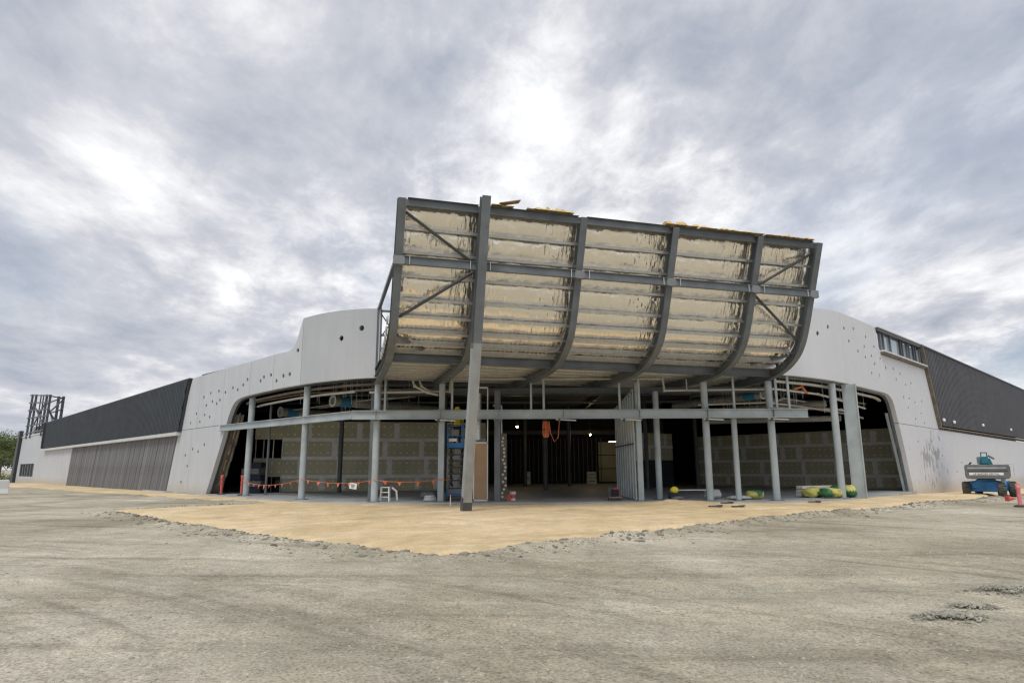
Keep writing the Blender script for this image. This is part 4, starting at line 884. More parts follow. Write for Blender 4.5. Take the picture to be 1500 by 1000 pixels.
# ------------------------------------------------------------------ services under the roof
def duct(pts, r, label, end=True, m='duct', dd=None):
    rt = root('air_duct', pts[0], label, 'duct'); b = Vector(pts[0]); P = [Vector(p)-b for p in pts]
    MB().tube(P, r, 20).build('duct_body', M[m], rt, smooth=40)
    d = (P[1]-P[0]).normalized(); k = 0; L = (P[-1]-P[0]).length
    while k < L: MB().tube([P[0]+d*k, P[0]+d*(k+.05)], r*1.06, 20).build('seam_band', M['galv'], rt, smooth=40); k += 1.5
    if end:
        MB().tube([P[0]+d*.35, P[0]+d*1.1], r*1.08, 20).build('blue_sleeve', M['duct_blue'], rt, smooth=40)
        side = d.cross(Vector((0, 0, 1))).normalized(); up = side.cross(d); seg = 20
        ring = lambda r_, o: [P[0]+d*o+side*(r_*cos(2*pi*i/seg))+up*(r_*sin(2*pi*i/seg)) for i in range(seg)]
        vs = ring(r*1.25, -.04)+ring(r*.85, -.05)+ring(r*.8, .0)
        MB().add(vs, [(q*seg+i, q*seg+(i+1) % seg, (q+1)*seg+(i+1) % seg, (q+1)*seg+i) for q in range(2) for i in range(seg)]+[tuple(range(2*seg, 3*seg))]).build('spigot', M['flash'], rt, smooth=40)
        for q in (2.5, 5.0):
            if q < L: MB().tube([P[0]+d*q, P[0]+d*q+Vector((0, 0, 1.5))], .02, 6).build('hanger', M['steel'], rt)
    return rt
duct([(-9.5, 34.2, 5.0), (-5.2, 39.6, 5.0), (-1.5, 44.2, 5.0)], .25, 'silver duct with a blue sleeve and open end, left of the entrance')
duct([(-14.4, 40.2, 4.95), (-10.0, 45.6, 4.95)], .27, 'silver duct with a blue sleeve behind the left transom beam')
duct([(12.4, 31.9, 5.0), (9.4, 37.5, 4.95)], .19, 'short pale duct hung above the right columns')
duct([(16.5, 34.0, 4.75), (11.5, 38.5, 4.75), (7.5, 42.2, 4.75)], .16, 'long pale duct running back from the right wall', end=False)
duct([(19.5, 38.5, 4.3), (13.0, 44.0, 4.5)], .17, 'low pale duct behind the wide web column', end=False, m='pipe_white')
def pipe(name, pts, r, label, m='pipe_white', cat='pipe', drops=()):
    rt = root(name, pts[0], label, cat); b = Vector(pts[0])
    MB().tube([Vector(p)-b for p in pts], r, 10).build('pipe_run', M[m], rt, smooth=60) if len(pts) == 2 else [MB().tube([Vector(p)-b, Vector(q)-b], r, 10).build('pipe_run', M[m], rt, smooth=40) for p, q in zip(pts[:-1], pts[1:])]
    for p in pts[1:-1]: MB().lathe(Vector(p)-b, [(0, -r*1.5), (r*1.4, -r), (r*1.4, r), (0, r*1.5)], 10).build('elbow', M[m], rt, smooth=60)
    for p, q in drops: MB().tube([Vector(p)-b, Vector(q)-b], r*.6, 8).build('dropper', M[m], rt)
    return rt
pipe('sprinkler_pipe', [(-6.6, 29.75, 4.93), (-2.9, 29.75, 4.96), (-2.85, 29.75, 5.55), (7.0, 29.8, 5.52), (7.05, 29.8, 4.97), (12.2, 29.8, 5.02), (15.0, 31.6, 4.98), (17.0, 33.6, 4.9), (20.3, 37.2, 4.75)], .05, 'cream sprinkler pipe running under the canopy soffit', drops=(((8.1, 29.8, 5.5), (8.1, 29.8, 5.0)),))
pipe('sprinkler_pipe', [(-15.0, 37.6, 5.28), (-10.4, 32.9, 5.28), (-5.4, 31.0, 5.22)], .035, 'thin copper coloured pipe under the left curved header', m='timber')
pipe('sprinkler_pipe', [(13.4, 33.5, 4.5), (15.2, 35.2, 4.62), (18.4, 36.2, 4.6), (21.2, 39.2, 4.35)], .06, 'thick cream pipe crossing behind the right wide column')
pipe('sprinkler_pipe', [(9.5, 33, 4.6), (13.5, 33.2, 4.75), (14.0, 33.3, 4.95), (17.5, 36, 4.85)], .05, 'bent cream pipe above the right transom end')
pipe('flexible_hose', [(-4.6, 29.7, 5.45), (-4.5, 29.6, 5.2), (-3.9, 29.6, 4.9), (-3.4, 29.6, 4.78)], .055, 'pale hanging hose stub under the canopy at the left', cat='hose')
pipe('flexible_hose', [(-4.3, 29.8, 5.45), (-4.2, 29.7, 5.2), (-3.8, 29.7, 4.95), (-3.5, 29.7, 4.82)], .05, 'second pale hanging hose stub beside the first', cat='hose')
pipe('copper_bend', [(13.35, 30.4, 5.1), (13.9, 30.8, 5.25), (14.2, 31.0, 4.95)], .055, 'orange bent pipe end under the right curved header', m='orange')
hz = root('hose_coil', (1.55, 29.9, 3.6), 'orange hose coil hanging from the transom beam', 'hose')
for k in range(4):
    MB().tube([(.05*k-.08+.07*cos(t), .03*k, -.38+.36*sin(t)) for t in np.linspace(0, 2*pi, 22)], .022, 6, caps=False).build('loop', M['orange'], hz)
MB().tube([(.15, 0, 0), (.2, 0, -.55), (.38, 0, -.95), (.55, 0, -.75), (.62, 0, 0)], .018, 6).build('loop', M['orange'], hz)
for (x, y, z) in ((.35, 48, 4.45), (6.45, 54, 4.15)):
    lp = root('work_lamp', (x, y, z), 'bright warm work lamp hanging in the dark hall, ' + ('left one' if x < 3 else 'right one'), 'lamp', 'work lamps in the hall')
    MB().lathe((0, 0, 0), [(0, -.07), (.05, -.05), (.07, 0), (.05, .05), (0, .07)], 12).build('bulb', M['lamp'], lp, smooth=60)
    MB().lathe((0, 0, .14), [(.03, .1), (.10, .0), (.16, -.06)], 12).build('shade', M['steel_dark'], lp, smooth=60); MB().tube([(0, 0, .2), (0, 0, 2.2)], .012, 6).build('cord', M['steel_dark'], lp)
    ld = bpy.data.lights.new('bulb_light', 'POINT'); ld.energy = 22; ld.color = (1, .75, .42); ld.shadow_soft_size = .12; lo = bpy.data.objects.new('bulb_light', ld); link(lo, lp); lo.location = (0, -.25, -.12)
tl = root('tube_lamp', (9.3, 59, 3.75), 'lit fluorescent tube lamp deep in the hall', 'lamp'); MB().box((0, 0, 0), (1.15, .12, .07)).build('tube', M['tube'], tl); MB().box((0, 0, .08), (1.25, .2, .06)).build('housing', M['steel'], tl); MB().tube([(0, 0, .1), (0, 0, 3)], .012, 6).build('cord', M['steel_dark'], tl)
hg = root('ceiling_hangers', (17, 36, 5), 'thin ceiling hanger rods and trays in the right hand roof void', 'ceiling frame'); b = hg.location
for k in range(34):
    t_ = 3.5+random.random()*10.5; o_ = -1.0-random.random()*6; p = PR.pt(t_, 4.3+random.random()*.9, o_); MB().tube([p-b, Vector((p.x, p.y, 6.7))-b], .016, 5).build('rod', M['galv'], hg)
for o_, z in ((-1.6, 5.15), (-3.2, 4.9), (-4.6, 5.2), (-2.4, 4.55)):
    pp = [PR.pt(t_, z, o_) for t_ in np.arange(3.0, 14.8, .8)]; MB().sweep([(-.10, -.02), (.10, -.02), (.10, .04), (-.10, .04)], [p-b for p in pp]).build('tray', M['duct'] if z != 4.55 else M['pipe_white'], hg)
hl = root('ceiling_hangers', (-11, 38, 5), 'thin ceiling hanger rods and trays in the left hand roof void', 'ceiling frame'); b = hl.location
for k in range(24):
    t_ = 2.0+random.random()*9; o_ = -1.2-random.random()*6; p = PL.pt(t_, 4.6+random.random()*.7, o_); MB().tube([p-b, Vector((p.x, p.y, 6.7))-b], .016, 5).build('rod', M['galv'], hl)
for o_, z in ((-1.8, 5.25), (-3.6, 5.0), (-5.2, 5.2)):
    pp = [PL.pt(t_, z, o_) for t_ in np.arange(1.0, 13.5, .8)]; MB().sweep([(-.10, -.02), (.10, -.02), (.10, .04), (-.10, .04)], [p-b for p in pp]).build('tray', M['duct'], hl)

# ------------------------------------------------------------------ people
def skin_body(name, verts, edges, m, parent, sub=2, rootv=0):
    me = bpy.data.meshes.new(name); me.from_pydata([v[0] for v in verts], edges, []); o = bpy.data.objects.new(name, me); link(o)
    sk = o.modifiers.new('s', 'SKIN'); o.modifiers.new('d', 'SUBSURF').levels = sub
    for i, v in enumerate(verts):
        r = v[1]; me.skin_vertices[0].data[i].radius = (r, r) if isinstance(r, float) else r
        me.skin_vertices[0].data[i].use_root = (i == rootv)
    dg = bpy.context.evaluated_depsgraph_get(); m2 = bpy.data.meshes.new_from_object(o.evaluated_get(dg)); o.modifiers.clear(); o.data = m2
    m2.shade_smooth(); m2.materials.clear(); m2.materials.append(m); o.parent = parent; return o

# ------------------------------------------------------------------ scissor lift with a worker
LX, LY = -2.62, 30.7
sc = root('scissor_lift', (LX, LY, .03), 'blue scissor lift raised behind the leaning post', 'lift')
MB().box((0, 0, .38), (.75, 1.5, .32)).build('chassis', M['blue'], sc, bevel=.03)
MB().box((0, -.77, .42), (.62, .05, .2)).build('end_panel', M['mgrey'], sc)
for sx_ in (-1, 1):
    for sy in (-1, 1):
        w_ = MB().lathe((sx_*.34, sy*.55, .19), [(0, -.06), (.13, -.07), (.19, -.05), (.19, .05), (.13, .07), (0, .06)], 18, 'X').build('wheel', M['rubber'], sc, smooth=40)
H0, H1, nS = .62, 2.35, 6
for k in range(nS):
    z0 = H0+(H1-H0)*k/nS; z1 = H0+(H1-H0)*(k+1)/nS
    for sx_ in (-.27, .27):
        MB().bar((sx_, -.62, z0), (sx_, .62, z1), .05, .09).build('scissor_arm', M['mgrey'], sc); MB().bar((sx_*.86, .62, z0), (sx_*.86, -.62, z1), .05, .09).build('scissor_arm', M['steel'], sc)
    MB().tube([(-.3, -.62, z1), (.3, -.62, z1)], .03, 8).build('pivot_pin', M['steel_dark'], sc)
MB().box((0, 0, 2.42), (.76, 1.6, .10)).build('platform', M['blue'], sc)
MB().box((0, -.80, 2.52), (.76, .03, .14)).build('toe_board', M['blue'], sc)
for z in (2.9, 3.4):
    for (a, c) in (((-.36, -.78), (.36, -.78)), ((-.36, .78), (.36, .78)), ((-.36, -.78), (-.36, .78)), ((.36, -.78), (.36, .78))): MB().tube([(*a, z), (*c, z)], .025, 8).build('guard_rail', M['blue'], sc)
for x in (-.36, .36):
    for y in (-.78, .78): MB().tube([(x, y, 2.45), (x, y, 3.42)], .028, 8).build('guard_post', M['blue'], sc)
MB().box((-.1, -.83, 2.72), (.34, .03, .14)).build('sign_plate', M['white'], sc); MB().box((.0, -.86, 3.05), (.35, .12, .28)).build('control_box', M['mgrey'], sc)
pe = root('person', (LX+.02, LY-.05, 2.50), 'worker in yellow hi-vis shirt and yellow helmet standing on the scissor lift', 'person')
V = [((0, 0, .92), (.17, .12)), ((0, 0, 1.12), (.16, .11)), ((0, 0, 1.36), (.19, .12)), ((0, 0, 1.48), .07), ((0, -.01, 1.56), .055), ((0, -.02, 1.66), (.085, .10)), ((0, -.01, 1.76), (.075, .085)),
     ((.10, 0, .86), .10), ((.11, -.02, .48), .075), ((.11, .02, .08), .05), ((.11, -.14, .04), .045), ((-.10, 0, .86), .10), ((-.11, -.02, .48), .075), ((-.11, .02, .08), .05), ((-.11, -.14, .04), .045),
     ((.20, 0, 1.42), .065), ((.27, -.08, 1.16), .05), ((.22, -.36, 1.05), .038), ((.20, -.44, 1.04), .035), ((-.20, 0, 1.42), .065), ((-.27, -.06, 1.16), .05), ((-.22, -.36, 1.05), .038), ((-.20, -.44, 1.04), .035)]
E_ = [(0, 1), (1, 2), (2, 3), (3, 4), (4, 5), (5, 6), (0, 7), (7, 8), (8, 9), (9, 10), (0, 11), (11, 12), (12, 13), (13, 14), (2, 15), (15, 16), (16, 17), (17, 18), (2, 19), (19, 20), (20, 21), (21, 22)]
bd = skin_body('body', V, E_, M['skin'], pe)
bd.data.materials.append(M['hivis']); bd.data.materials.append(M['navy'])
for p in bd.data.polygons:
    z = p.center.z; p.material_index = 0 if z > 1.49 or (p.center.y < -.30) else (1 if z > .93 else 2)
MB().lathe((0, -.01, 1.70), [(.155, 0), (.13, .01), (.125, .07), (.09, .13), (0, .155)], 18).build('helmet', M['hivis'], pe, smooth=50)
MB().lathe((0, -.125, 1.64), [(0, -.02), (.018, 0), (0, .03)], 8).build('nose', M['skin'], pe)
for x in (-1, 1):
    MB().lathe((x*.035, -.105, 1.68), [(0, -.012), (.012, 0), (0, .012)], 8).build('eye', M['navy'], pe)
    for k in range(4): MB().tube([(x*(.215-.02*k), -.45, 1.055), (x*(.215-.02*k), -.49, 1.04-.004*k), (x*(.215-.02*k), -.48, 1.01)], .009, 6).build('finger', M['skin'], pe)
    MB().tube([(x*.165, -.42, 1.04), (x*.15, -.46, 1.02), (x*.15, -.49, 1.01)], .01, 6).build('thumb', M['skin'], pe)

# ------------------------------------------------------------------ boom lift at the right
BX, BY, BZ = 30.45, 42.4, -.44
bl = root('boom_lift', (BX, BY, BZ), 'blue boom lift with grey counterweight parked against the white right wall', 'lift', rz=R(-31))
bl.scale = (.90, .92, 1.05)
MB().box((.2, .5, .62), (1.75, 3.0, .62), rz=R(-20)).build('chassis', M['blue'], bl, bevel=.06)
mb = MB(); mb.add([(-.95, -.9, .55), (.95, -.9, .55), (.95, -.9, .8), (.35, -.9, 1.05), (-.55, -.9, 1.05), (-.95, -.9, .8)]+[(-.95, -.2, .55), (.95, -.2, .55), (.95, -.2, .8), (.35, -.2, 1.05), (-.55, -.2, 1.05), (-.95, -.2, .8)], [(0, 1, 2, 3, 4, 5), (11, 10, 9, 8, 7, 6)]+[(i, (i+1) % 6, 6+(i+1) % 6, 6+i) for i in range(6)]); mb.build('axle_beam', M['blue'], bl, bevel=.03)
def wheel(x, y, r=.44, wd=.46):
    o = MB().lathe((x, y, r), [(0, -wd*.3), (r*.5, -wd*.32), (r*.58, -wd*.5), (r*.92, -wd*.5), (r, -wd*.38), (r, wd*.38), (r*.92, wd*.5), (r*.58, wd*.5), (r*.5, wd*.32), (0, wd*.3)], 28, 'X').build('wheel', M['rubber'], bl, smooth=35)
    for k in range(20):
        a = k*2*pi/20; MB().box((x, y+cos(a)*r*1.0, r+sin(a)*r*1.0), (wd*.8, .05, .05), rx=a, rz=R(14)*(1 if k % 2 else -1)).build('tread_lug', M['rubber'], o)
    MB().lathe((x, y, r), [(0, -wd*.36), (r*.45, -wd*.36), (r*.45, wd*.36), (0, wd*.36)], 20, 'X').build('rim', M['mgrey'], o, smooth=35)
ca = R(-20)
for x in (-1.05, 1.05):
    for y in (-.85, 1.75): wheel(x*cos(ca)-y*sin(ca), x*sin(ca)+y*cos(ca))
# counterweight hull
hp = [(-1.20, 1.08), (1.15, 1.08), (1.27, 1.22), (1.30, 1.75), (1.22, 1.92), (-1.18, 1.92), (-1.27, 1.82), (-1.27, 1.2)]; k = len(hp)
hull = MB().add([(x, -1.55, z) for x, z in hp]+[(x*.98, -.35, z) for x, z in hp], [tuple(range(k)), tuple(range(2*k-1, k-1, -1))]+[(i, (i+1) % k, k+(i+1) % k, k+i) for i in range(k)]).build('counterweight', M['mgrey'], bl, bevel=.05)
MB().box((-.05, -1.558, 1.72), (2.2, .014, .07)).build('upper_stripe', M['steel_light'], hull)
MB().box((-.10, -1.558, 1.37), (1.95, .014, .15)).build('name_stripe', M['white'], hull)
MB().box((-.02, -1.56, 1.55), (2.3, .02, .05)).build('groove', M['frame_dark'], hull)
fc = bpy.data.curves.new('lettering', 'FONT'); fc.body = 'UP BARDER RENTAL'; fc.size = .165; fc.extrude = .003; fc.align_x = 'CENTER'
fo_ = bpy.data.objects.new('lettering', fc); link(fo_); dg = bpy.context.evaluated_depsgraph_get(); tm = bpy.data.meshes.new_from_object(fo_.evaluated_get(dg)); bpy.data.objects.remove(fo_)
tm.materials.clear(); tm.materials.append(M['frame_dark']); to = bpy.data.objects.new('lettering', tm); link(to, hull); to.location = (-.10, -1.572, 1.305); to.rotation_euler = (pi/2, 0, 0)
MB().box((0, .4, 1.42), (1.9, 1.6, .75)).build('engine_cover', M['blue'], bl, bevel=.08)
MB().lathe((0, .2, .9), [(.55, 0), (.55, .25), (0, .25)], 24).build('turntable', M['mgrey'], bl, smooth=35)
bm_ = MB().box((-.05, .4, 2.18), (.42, 3.4, .42)).build('boom', M['teal'], bl, bevel=.03)
MB().add([(-.42, -1.1, 1.92), (.40, -1.1, 1.92), (.28, -1.1, 2.28), (-.28, -1.1, 2.28), (-.42, -.7, 1.92), (.40, -.7, 1.92), (.28, -.7, 2.28), (-.28, -.7, 2.28)], [(0, 1, 2, 3), (7, 6, 5, 4), (0, 4, 5, 1), (1, 5, 6, 2), (2, 6, 7, 3), (3, 7, 4, 0)]).build('boom_bracket', M['teal'], bl, bevel=.02)
for (x, z, sx_, sz) in ((-.17, 2.5, .06, .3), (.17, 2.5, .06, .3), (0, 2.62, .4, .06)): MB().box((x-.05, -1.0, z), (sx_, .06, sz)).build('boom_head', M['teal'], bm_)
MB().tube([(.2, -.9, 2.45), (.52, -1.0, 2.25)], .06, 10).build('hydraulic_ram', M['mgrey'], bl, smooth=40)
MB().tube([(-1.0, -1.2, 1.92), (-.85, -1.25, 2.05)], .05, 8).build('exhaust', M['frame_dark'], bl)
MB().lathe((.85, -1.2, .95), [(0, -.24), (.13, -.22), (.14, .2), (0, .22)], 16).build('gas_bottle', mat('pale_blue_steel', (.25, .45, .62), .4), bl, smooth=40)
for x in (1.25, 1.55): MB().tube([(x, -.9, 1.3), (x, -.9, 1.95)], .025, 8).build('hand_rail', M['flash'], bl)
MB().tube([(1.25, -.9, 1.95), (1.55, -.9, 1.95)], .025, 8).build('hand_rail', M['flash'], bl)

# ------------------------------------------------------------------ bollards, cone, flags
def bollard(x, y, z, m, label, h=1.05, group='plastic bollards'):
    r_ = root('safety_bollard', (x, y, z), label, 'bollard', group)
    MB().lathe((0, 0, 0), [(.23, 0), (.23, .05), (.09, .08), (.09, .08)], 18).build('rubber_base', M['rubber'], r_, smooth=35)
    MB().lathe((0, 0, .07), [(.075, 0), (.07, h-.22), (.085, h-.2), (.085, h-.1), (.05, h-.06), (.05, h-.02), (.065, h), (0, h+.01)], 16).build('post', m, r_, smooth=40)
    MB().box((0, 0, h+.03), (.20, .07, .07)).build('grab_handle', m, r_, bevel=.015)
    for zz in (.45, .72): MB().lathe((0, 0, zz), [(.0755, -.05), (.078, -.05), (.078, .05), (.0755, .05)], 16).build('reflective_band', m, r_)
bollard(-17.0, 38.6, .03, M['red'], 'red-orange bollard nearest the left white wall, inside the opening')
bollard(-15.2, 37.1, .03, M['red'], 'red-orange bollard beside the leftmost round column')
bollard(20.85, 27.3, -.16, M['pink'], 'faded pink bollard standing on the gravel at the right', h=.84)
cn = root('traffic_cone', (23.6, 31.4, -.16), 'small red cone lying beside the pink bollard', 'cone')
MB().lathe((0, 0, .13), [(.11, -.2), (.08, 0), (.025, .2), (0, .21)], 16, 'X').build('cone_body', M['red'], cn, smooth=40); MB().box((-.2, 0, .14), (.035, .26, .27)).build('cone_foot', M['red'], cn)
fl = root('flag_bunting', (-6, 30, 0), 'string of orange warning flags tied between the left columns', 'bunting'); b = fl.location
anch = [(-15.2, 36.95, .95), (-14.75, 36.4, .78), (-10.2, 31.83, 1.0), (-6.15, 29.28, .98), (-3.2, 29.28, 1.0), (-2.75, 29.25, 1.0)]
cord = []; fk = 0
for (a, c) in zip(anch[:-1], anch[1:]):
    a, c = Vector(a), Vector(c); L = (c-a).length; n = max(2, int(L/.25)); sg = .035*L; pp = [a+(c-a)*k/n-Vector((0, 0, sg*4*(k/n)*(1-k/n))) for k in range(n+1)]
    MB().tube([p-b for p in pp], .012, 5).build('cord', M['orange'], fl)
    k = 0; q = .5
    while q < L-.2:
        p = a+(c-a)*(q/L)-Vector((0, 0, sg*4*(q/L)*(1-q/L)))-b; d = (c-a).normalized(); tw = random.uniform(-.5, .5); nn = Vector((-d.y, d.x, 0))
        if not (-6.95 < (p+b).x < -6.6):
            wv = random.uniform(.07, .12); hh = random.uniform(.15, .24)
            v = [p-d*wv, p+d*wv, p+Vector((0, 0, -hh))+nn*tw*.2]; MB().add(v+[x+nn*.006 for x in v], [(0, 1, 2), (5, 4, 3), (0, 3, 4, 1), (1, 4, 5, 2), (2, 5, 3, 0)]).build('flag', M['orange'], fl)
        q += random.uniform(.55, .85)
sgn = root('paper_notice', (-7.15, 29.62, .72), 'small white notice hanging on the orange flag string', 'notice'); MB().box((0, 0, 0), (.42, .012, .26), rz=R(-28), ry=R(6)).build('sheet', M['white'], sgn)
for k in range(3): MB().box((-.02+.0*k, -.012, .06-.06*k), (.26-.05*k, .006, .022), rz=R(-28), ry=R(6)).build('text_line', M['mgrey'], sgn)

# ------------------------------------------------------------------ things lying about
def sack(name, loc, size, m, label, cat, group=None, rz=0, patch=None, seed=0):
    bm = bmesh.new(); bmesh.ops.create_icosphere(bm, subdivisions=3, radius=1)
    for v in bm.verts:
        c = v.co.copy(); k = 1+.22*mnoise.noise(c*1.9+Vector((seed, 0, 0)))+.10*mnoise.noise(c*4.5+Vector((0, seed, 0)))+.05*mnoise.noise(c*9)
        v.co = Vector((math.copysign(abs(c.x)**.75, c.x)*size[0]*k, math.copysign(abs(c.y)**.75, c.y)*size[1]*k, max(-.85, c.z*(1 if c.z > 0 else .9))*size[2]*k))
    z0 = min(v.co.z for v in bm.verts)
    for v in bm.verts: v.co.z -= z0
    me = bpy.data.meshes.new(name); 
    rt = root(name, loc, label, cat, group, rz)
    bm.to_mesh(me); bm.free(); me.shade_smooth(); me.materials.append(m)
    if patch:
        me.materials.append(patch)
        for p in me.polygons:
            if mnoise.noise(Vector((p.center.x*3.1, p.center.z*3.5, seed*3.7))) > .02: p.material_index = 1
    link(bpy.data.objects.new('sack_body', me), rt)
    return rt
sack('yellow_sack', (14.55, 31.9, .03), (.62, .4, .26), M['bag_y'], 'yellow and green sack at the left end of the row beside the round column', 'sack', 'sacks', R(20), M['bag_g'], 1)
sack('yellow_sack', (15.05, 31.3, .03), (.52, .36, .24), M['bag_y'], 'rounded yellow sack with green print in front of the others', 'sack', 'sacks', R(10), M['bag_g'], 2)
sack('green_sack', (15.75, 32.1, .03), (.4, .35, .30), M['bag_g'], 'dark green sack right behind the round column', 'sack', 'sacks', R(0), None, 3)
sack('yellow_sack', (16.25, 31.95, .03), (.36, .3, .30), M['bag_g'], 'green and yellow sack against the wide web column', 'sack', 'sacks', R(80), M['bag_y'], 4)
sack('yellow_sack', (11.15, 30.5, .03), (.42, .3, .22), M['bag_y'], 'single yellow sack behind the sixth column', 'sack', 'sacks', R(30), M['bag_g'], 5)
sack('grey_sack', (9.35, 31.0, .03), (.4, .3, .24), M['flash'], 'pale crumpled sack on the slab between two right columns', 'sack', None, 0, None, 6)
sack('dark_sack', (-3.95, 31.2, .03), (.38, .3, .22), M['mgrey'], 'dark grey sack on the slab left of the scissor lift', 'sack', None, 0, None, 7)
sack('plastic_sheet_heap', (10.4, 30.4, .03), (.55, .3, .09), M['flash'], 'low crumpled pale plastic sheet behind the thin right column', 'plastic sheet', None, 0, None, 8)
wbx = root('timber_plank_stack', (15.6, 32.9, .03), 'pale plank stack behind the yellow sacks', 'planks')
for k in range(3): MB().box((0, 0, .12+k*.17), (3.4, .4, .15), rz=R(18)+k*.02).build('plank', M['jointing'], wbx, bevel=.01)
wk = root('cloth_bundle', (7.25, 29.9, .03), 'dark bundle with a yellow cloth on top at the slab edge', 'bundle')
for (c, s_, m) in (((0, 0, .2), (.26, .22, .2), M['navy']), ((.05, -.05, .45), (.2, .16, .16), M['hivis']), ((.15, -.15, .1), (.3, .2, .1), M['mgrey'])):
    bm = bmesh.new(); bmesh.ops.create_icosphere(bm, subdivisions=2, radius=1)
    for v in bm.verts: v.co = Vector((v.co.x*s_[0], v.co.y*s_[1], v.co.z*s_[2]))*(1+.2*mnoise.noise(v.co*2+Vector(c)))+Vector(c)
    me = bpy.data.meshes.new('fold'); bm.to_mesh(me); bm.free(); me.shade_smooth(); me.materials.append(m); link(bpy.data.objects.new('fold', me), wk)
lb = root('timber_length', (8.0, 30.6, .03), 'pale timber length lying on trestles behind the bundle', 'timber'); MB().bar((-.7, 0, .42), (1.2, .1, .42), .09, .05).build('plank', M['jointing'], lb)
for x in (-.5, 1.0): MB().bar((x, 0, .2), (x, .1, .2), .06, .40).build('trestle', M['steel_dark'], lb)
for i, (x, y, m, h, lab) in enumerate(((.22, 30.5, 'white', .36, 'white pail with red print beside the wall end'), (-.12, 30.9, 'timber', .42, 'brown pail behind the white one'), (.0, 30.35, 'red', .24, 'small red pail in front of the brown one'))):
    p = root('paint_pail', (x-.22, y, .03), lab, 'pail', 'paint pails'); MB().lathe((0, 0, 0), [(0, 0), (.13, 0), (.155, h), (.165, h), (.165, h+.02), (0, h+.02)], 18).build('pail_body', M[m], p, smooth=40)
    if m == 'white': MB().lathe((0, 0, h*.5), [(.146, -.09), (.150, -.09), (.157, .09), (.152, .09)], 18).build('red_band', M['red'], p)
    MB().tube([(.16*cos(t), 0, h+.16*sin(t)*.4) for t in np.linspace(0, pi, 9)], .006, 5).build('wire_handle', M['galv'], p)
st = root('step_stool', (-5.75, 29.9, .03), 'small white step stool beside the left double column', 'stool')
for x in (-.2, .2):
    for y in (-.15, .15): MB().bar((x, y, 0), (x*.85, y*.8, .62), .05, .05, up=(0, 1, 0)).build('leg', M['white'], st)
for z in (.2, .4, .62): MB().box((0, 0, z), (.42, .32, .035)).build('step', M['white'], st)
MB().tube([(.3, 0, .6), (.5, 0, .45), (.55, 0, .05)], .05, 10).build('hose_tail', M['flash'], st, smooth=50)
hs = root('hose_pile', (-3.75, 30.1, .03), 'pale coiled hose lying on the slab left of the second column', 'hose')
for k in range(3): MB().tube([((.26-.03*k)*cos(t), (.2)*sin(t), .06+.07*k) for t in np.linspace(0, 2*pi, 24)], .05, 8, caps=False).build('coil', M['flash'], hs, smooth=60)
for i, (x, y, n, m) in enumerate(((-15.9, 40.5, 5, 'mgrey'), (-14.6, 42.6, 3, 'navy'))):
    ps = root('pallet_stack', (x, y, .03), ('tall' if n == 5 else 'low')+' dark stack of boxed goods behind the left wall opening', 'boxes', 'dark stacks')
    for k in range(n): MB().box((random.uniform(-.05, .05), 0, .2+k*.37), (1.1, 1.0, .34), rz=random.uniform(-.1, .1)).build('carton', M['mgrey'] if k % 2 else M['navy'], ps, bevel=.01)
for i, (x, y, z, s_, lab) in enumerate(((7.0, 58.5, .03, (.85, .5, .55), 'lower grey crate at the back of the hall'), (7.0, 58.5, .62, (.8, .5, .5), 'upper grey crate stacked at the back of the hall'), (1.3, 59, .03, (.6, .5, 1.1), 'pale cabinet deep in the hall on the left'))):
    c = root('crate', (x, y, z), lab, 'crate'); MB().box((0, 0, s_[2]/2), s_).build('crate_body', M['jointing'], c, bevel=.02); MB().box((0, -s_[1]/2-.01, s_[2]*.5), (s_[0]*.8, .02, .05)).build('strap', M['steel'], c)
bx = root('panel_trolley', (4.65, 30.35, .03), 'low cart with dark tool bags at the foot of the stud partition', 'cart')
MB().box((0, 0, .14), (.6, .9, .06)).build('deck', M['timber'], bx)
for x in (-.22, .22):
    for y in (-.35, .35): MB().lathe((x, y, .06), [(0, -.02), (.06, -.02), (.06, .02), (0, .02)], 12, 'X').build('castor', M['rubber'], bx)
for k in range(3): MB().box((random.uniform(-.1, .1), -.25+.25*k, .33), (.3, .2, .3+.1*k), rz=.3*k).build('tool_bag', (M['navy'], M['red'], M['mgrey'])[k], bx, bevel=.03)
wbt = root('wall_box', (7.9, 44.2, 0), 'grey switchboard cabinet on legs behind the round right columns', 'cabinet')
MB().box((0, 0, 2.6), (1.1, .35, 1.35)).build('cabinet', M['jointing'], wbt, bevel=.02)
for x in (-.25, .1, .3): MB().bar((x, .1, .03), (x, .1, 1.95), .08, .08, up=(0, 1, 0)).build('conduit', M['galv'], wbt)
st2 = root('timber_survey_peg', (-2.55, 27.2, -.05), 'thin pale peg in the sand just left of the leaning post', 'peg'); MB().box((0, 0, .22), (.04, .04, .5)).build('stake', M['jointing'], st2); MB().box((0, -.022, .42), (.041, .006, .08)).build('paint_mark', M['pink'], st2)
for i, (x, y) in enumerate(((7.8, 25.6), (8.6, 25.4), (12.9, 28.4), (9.0, 27.9))):
    d_ = root('timber_scrap', (x, y, -.015), ('dark scrap on the sand below the round right column', 'second dark scrap on the sand just right of the first', 'dark scrap on the sand in front of the yellow sacks', 'dark scrap at the sand edge near the fifth column')[i], 'scrap'); MB().box((0, 0, .03), (.5, .14, .04), rz=random.uniform(-.3, .3)).box((.2, .1, .05), (.3, .1, .03), rz=.6).build('offcut', M['frame_dark'], d_)

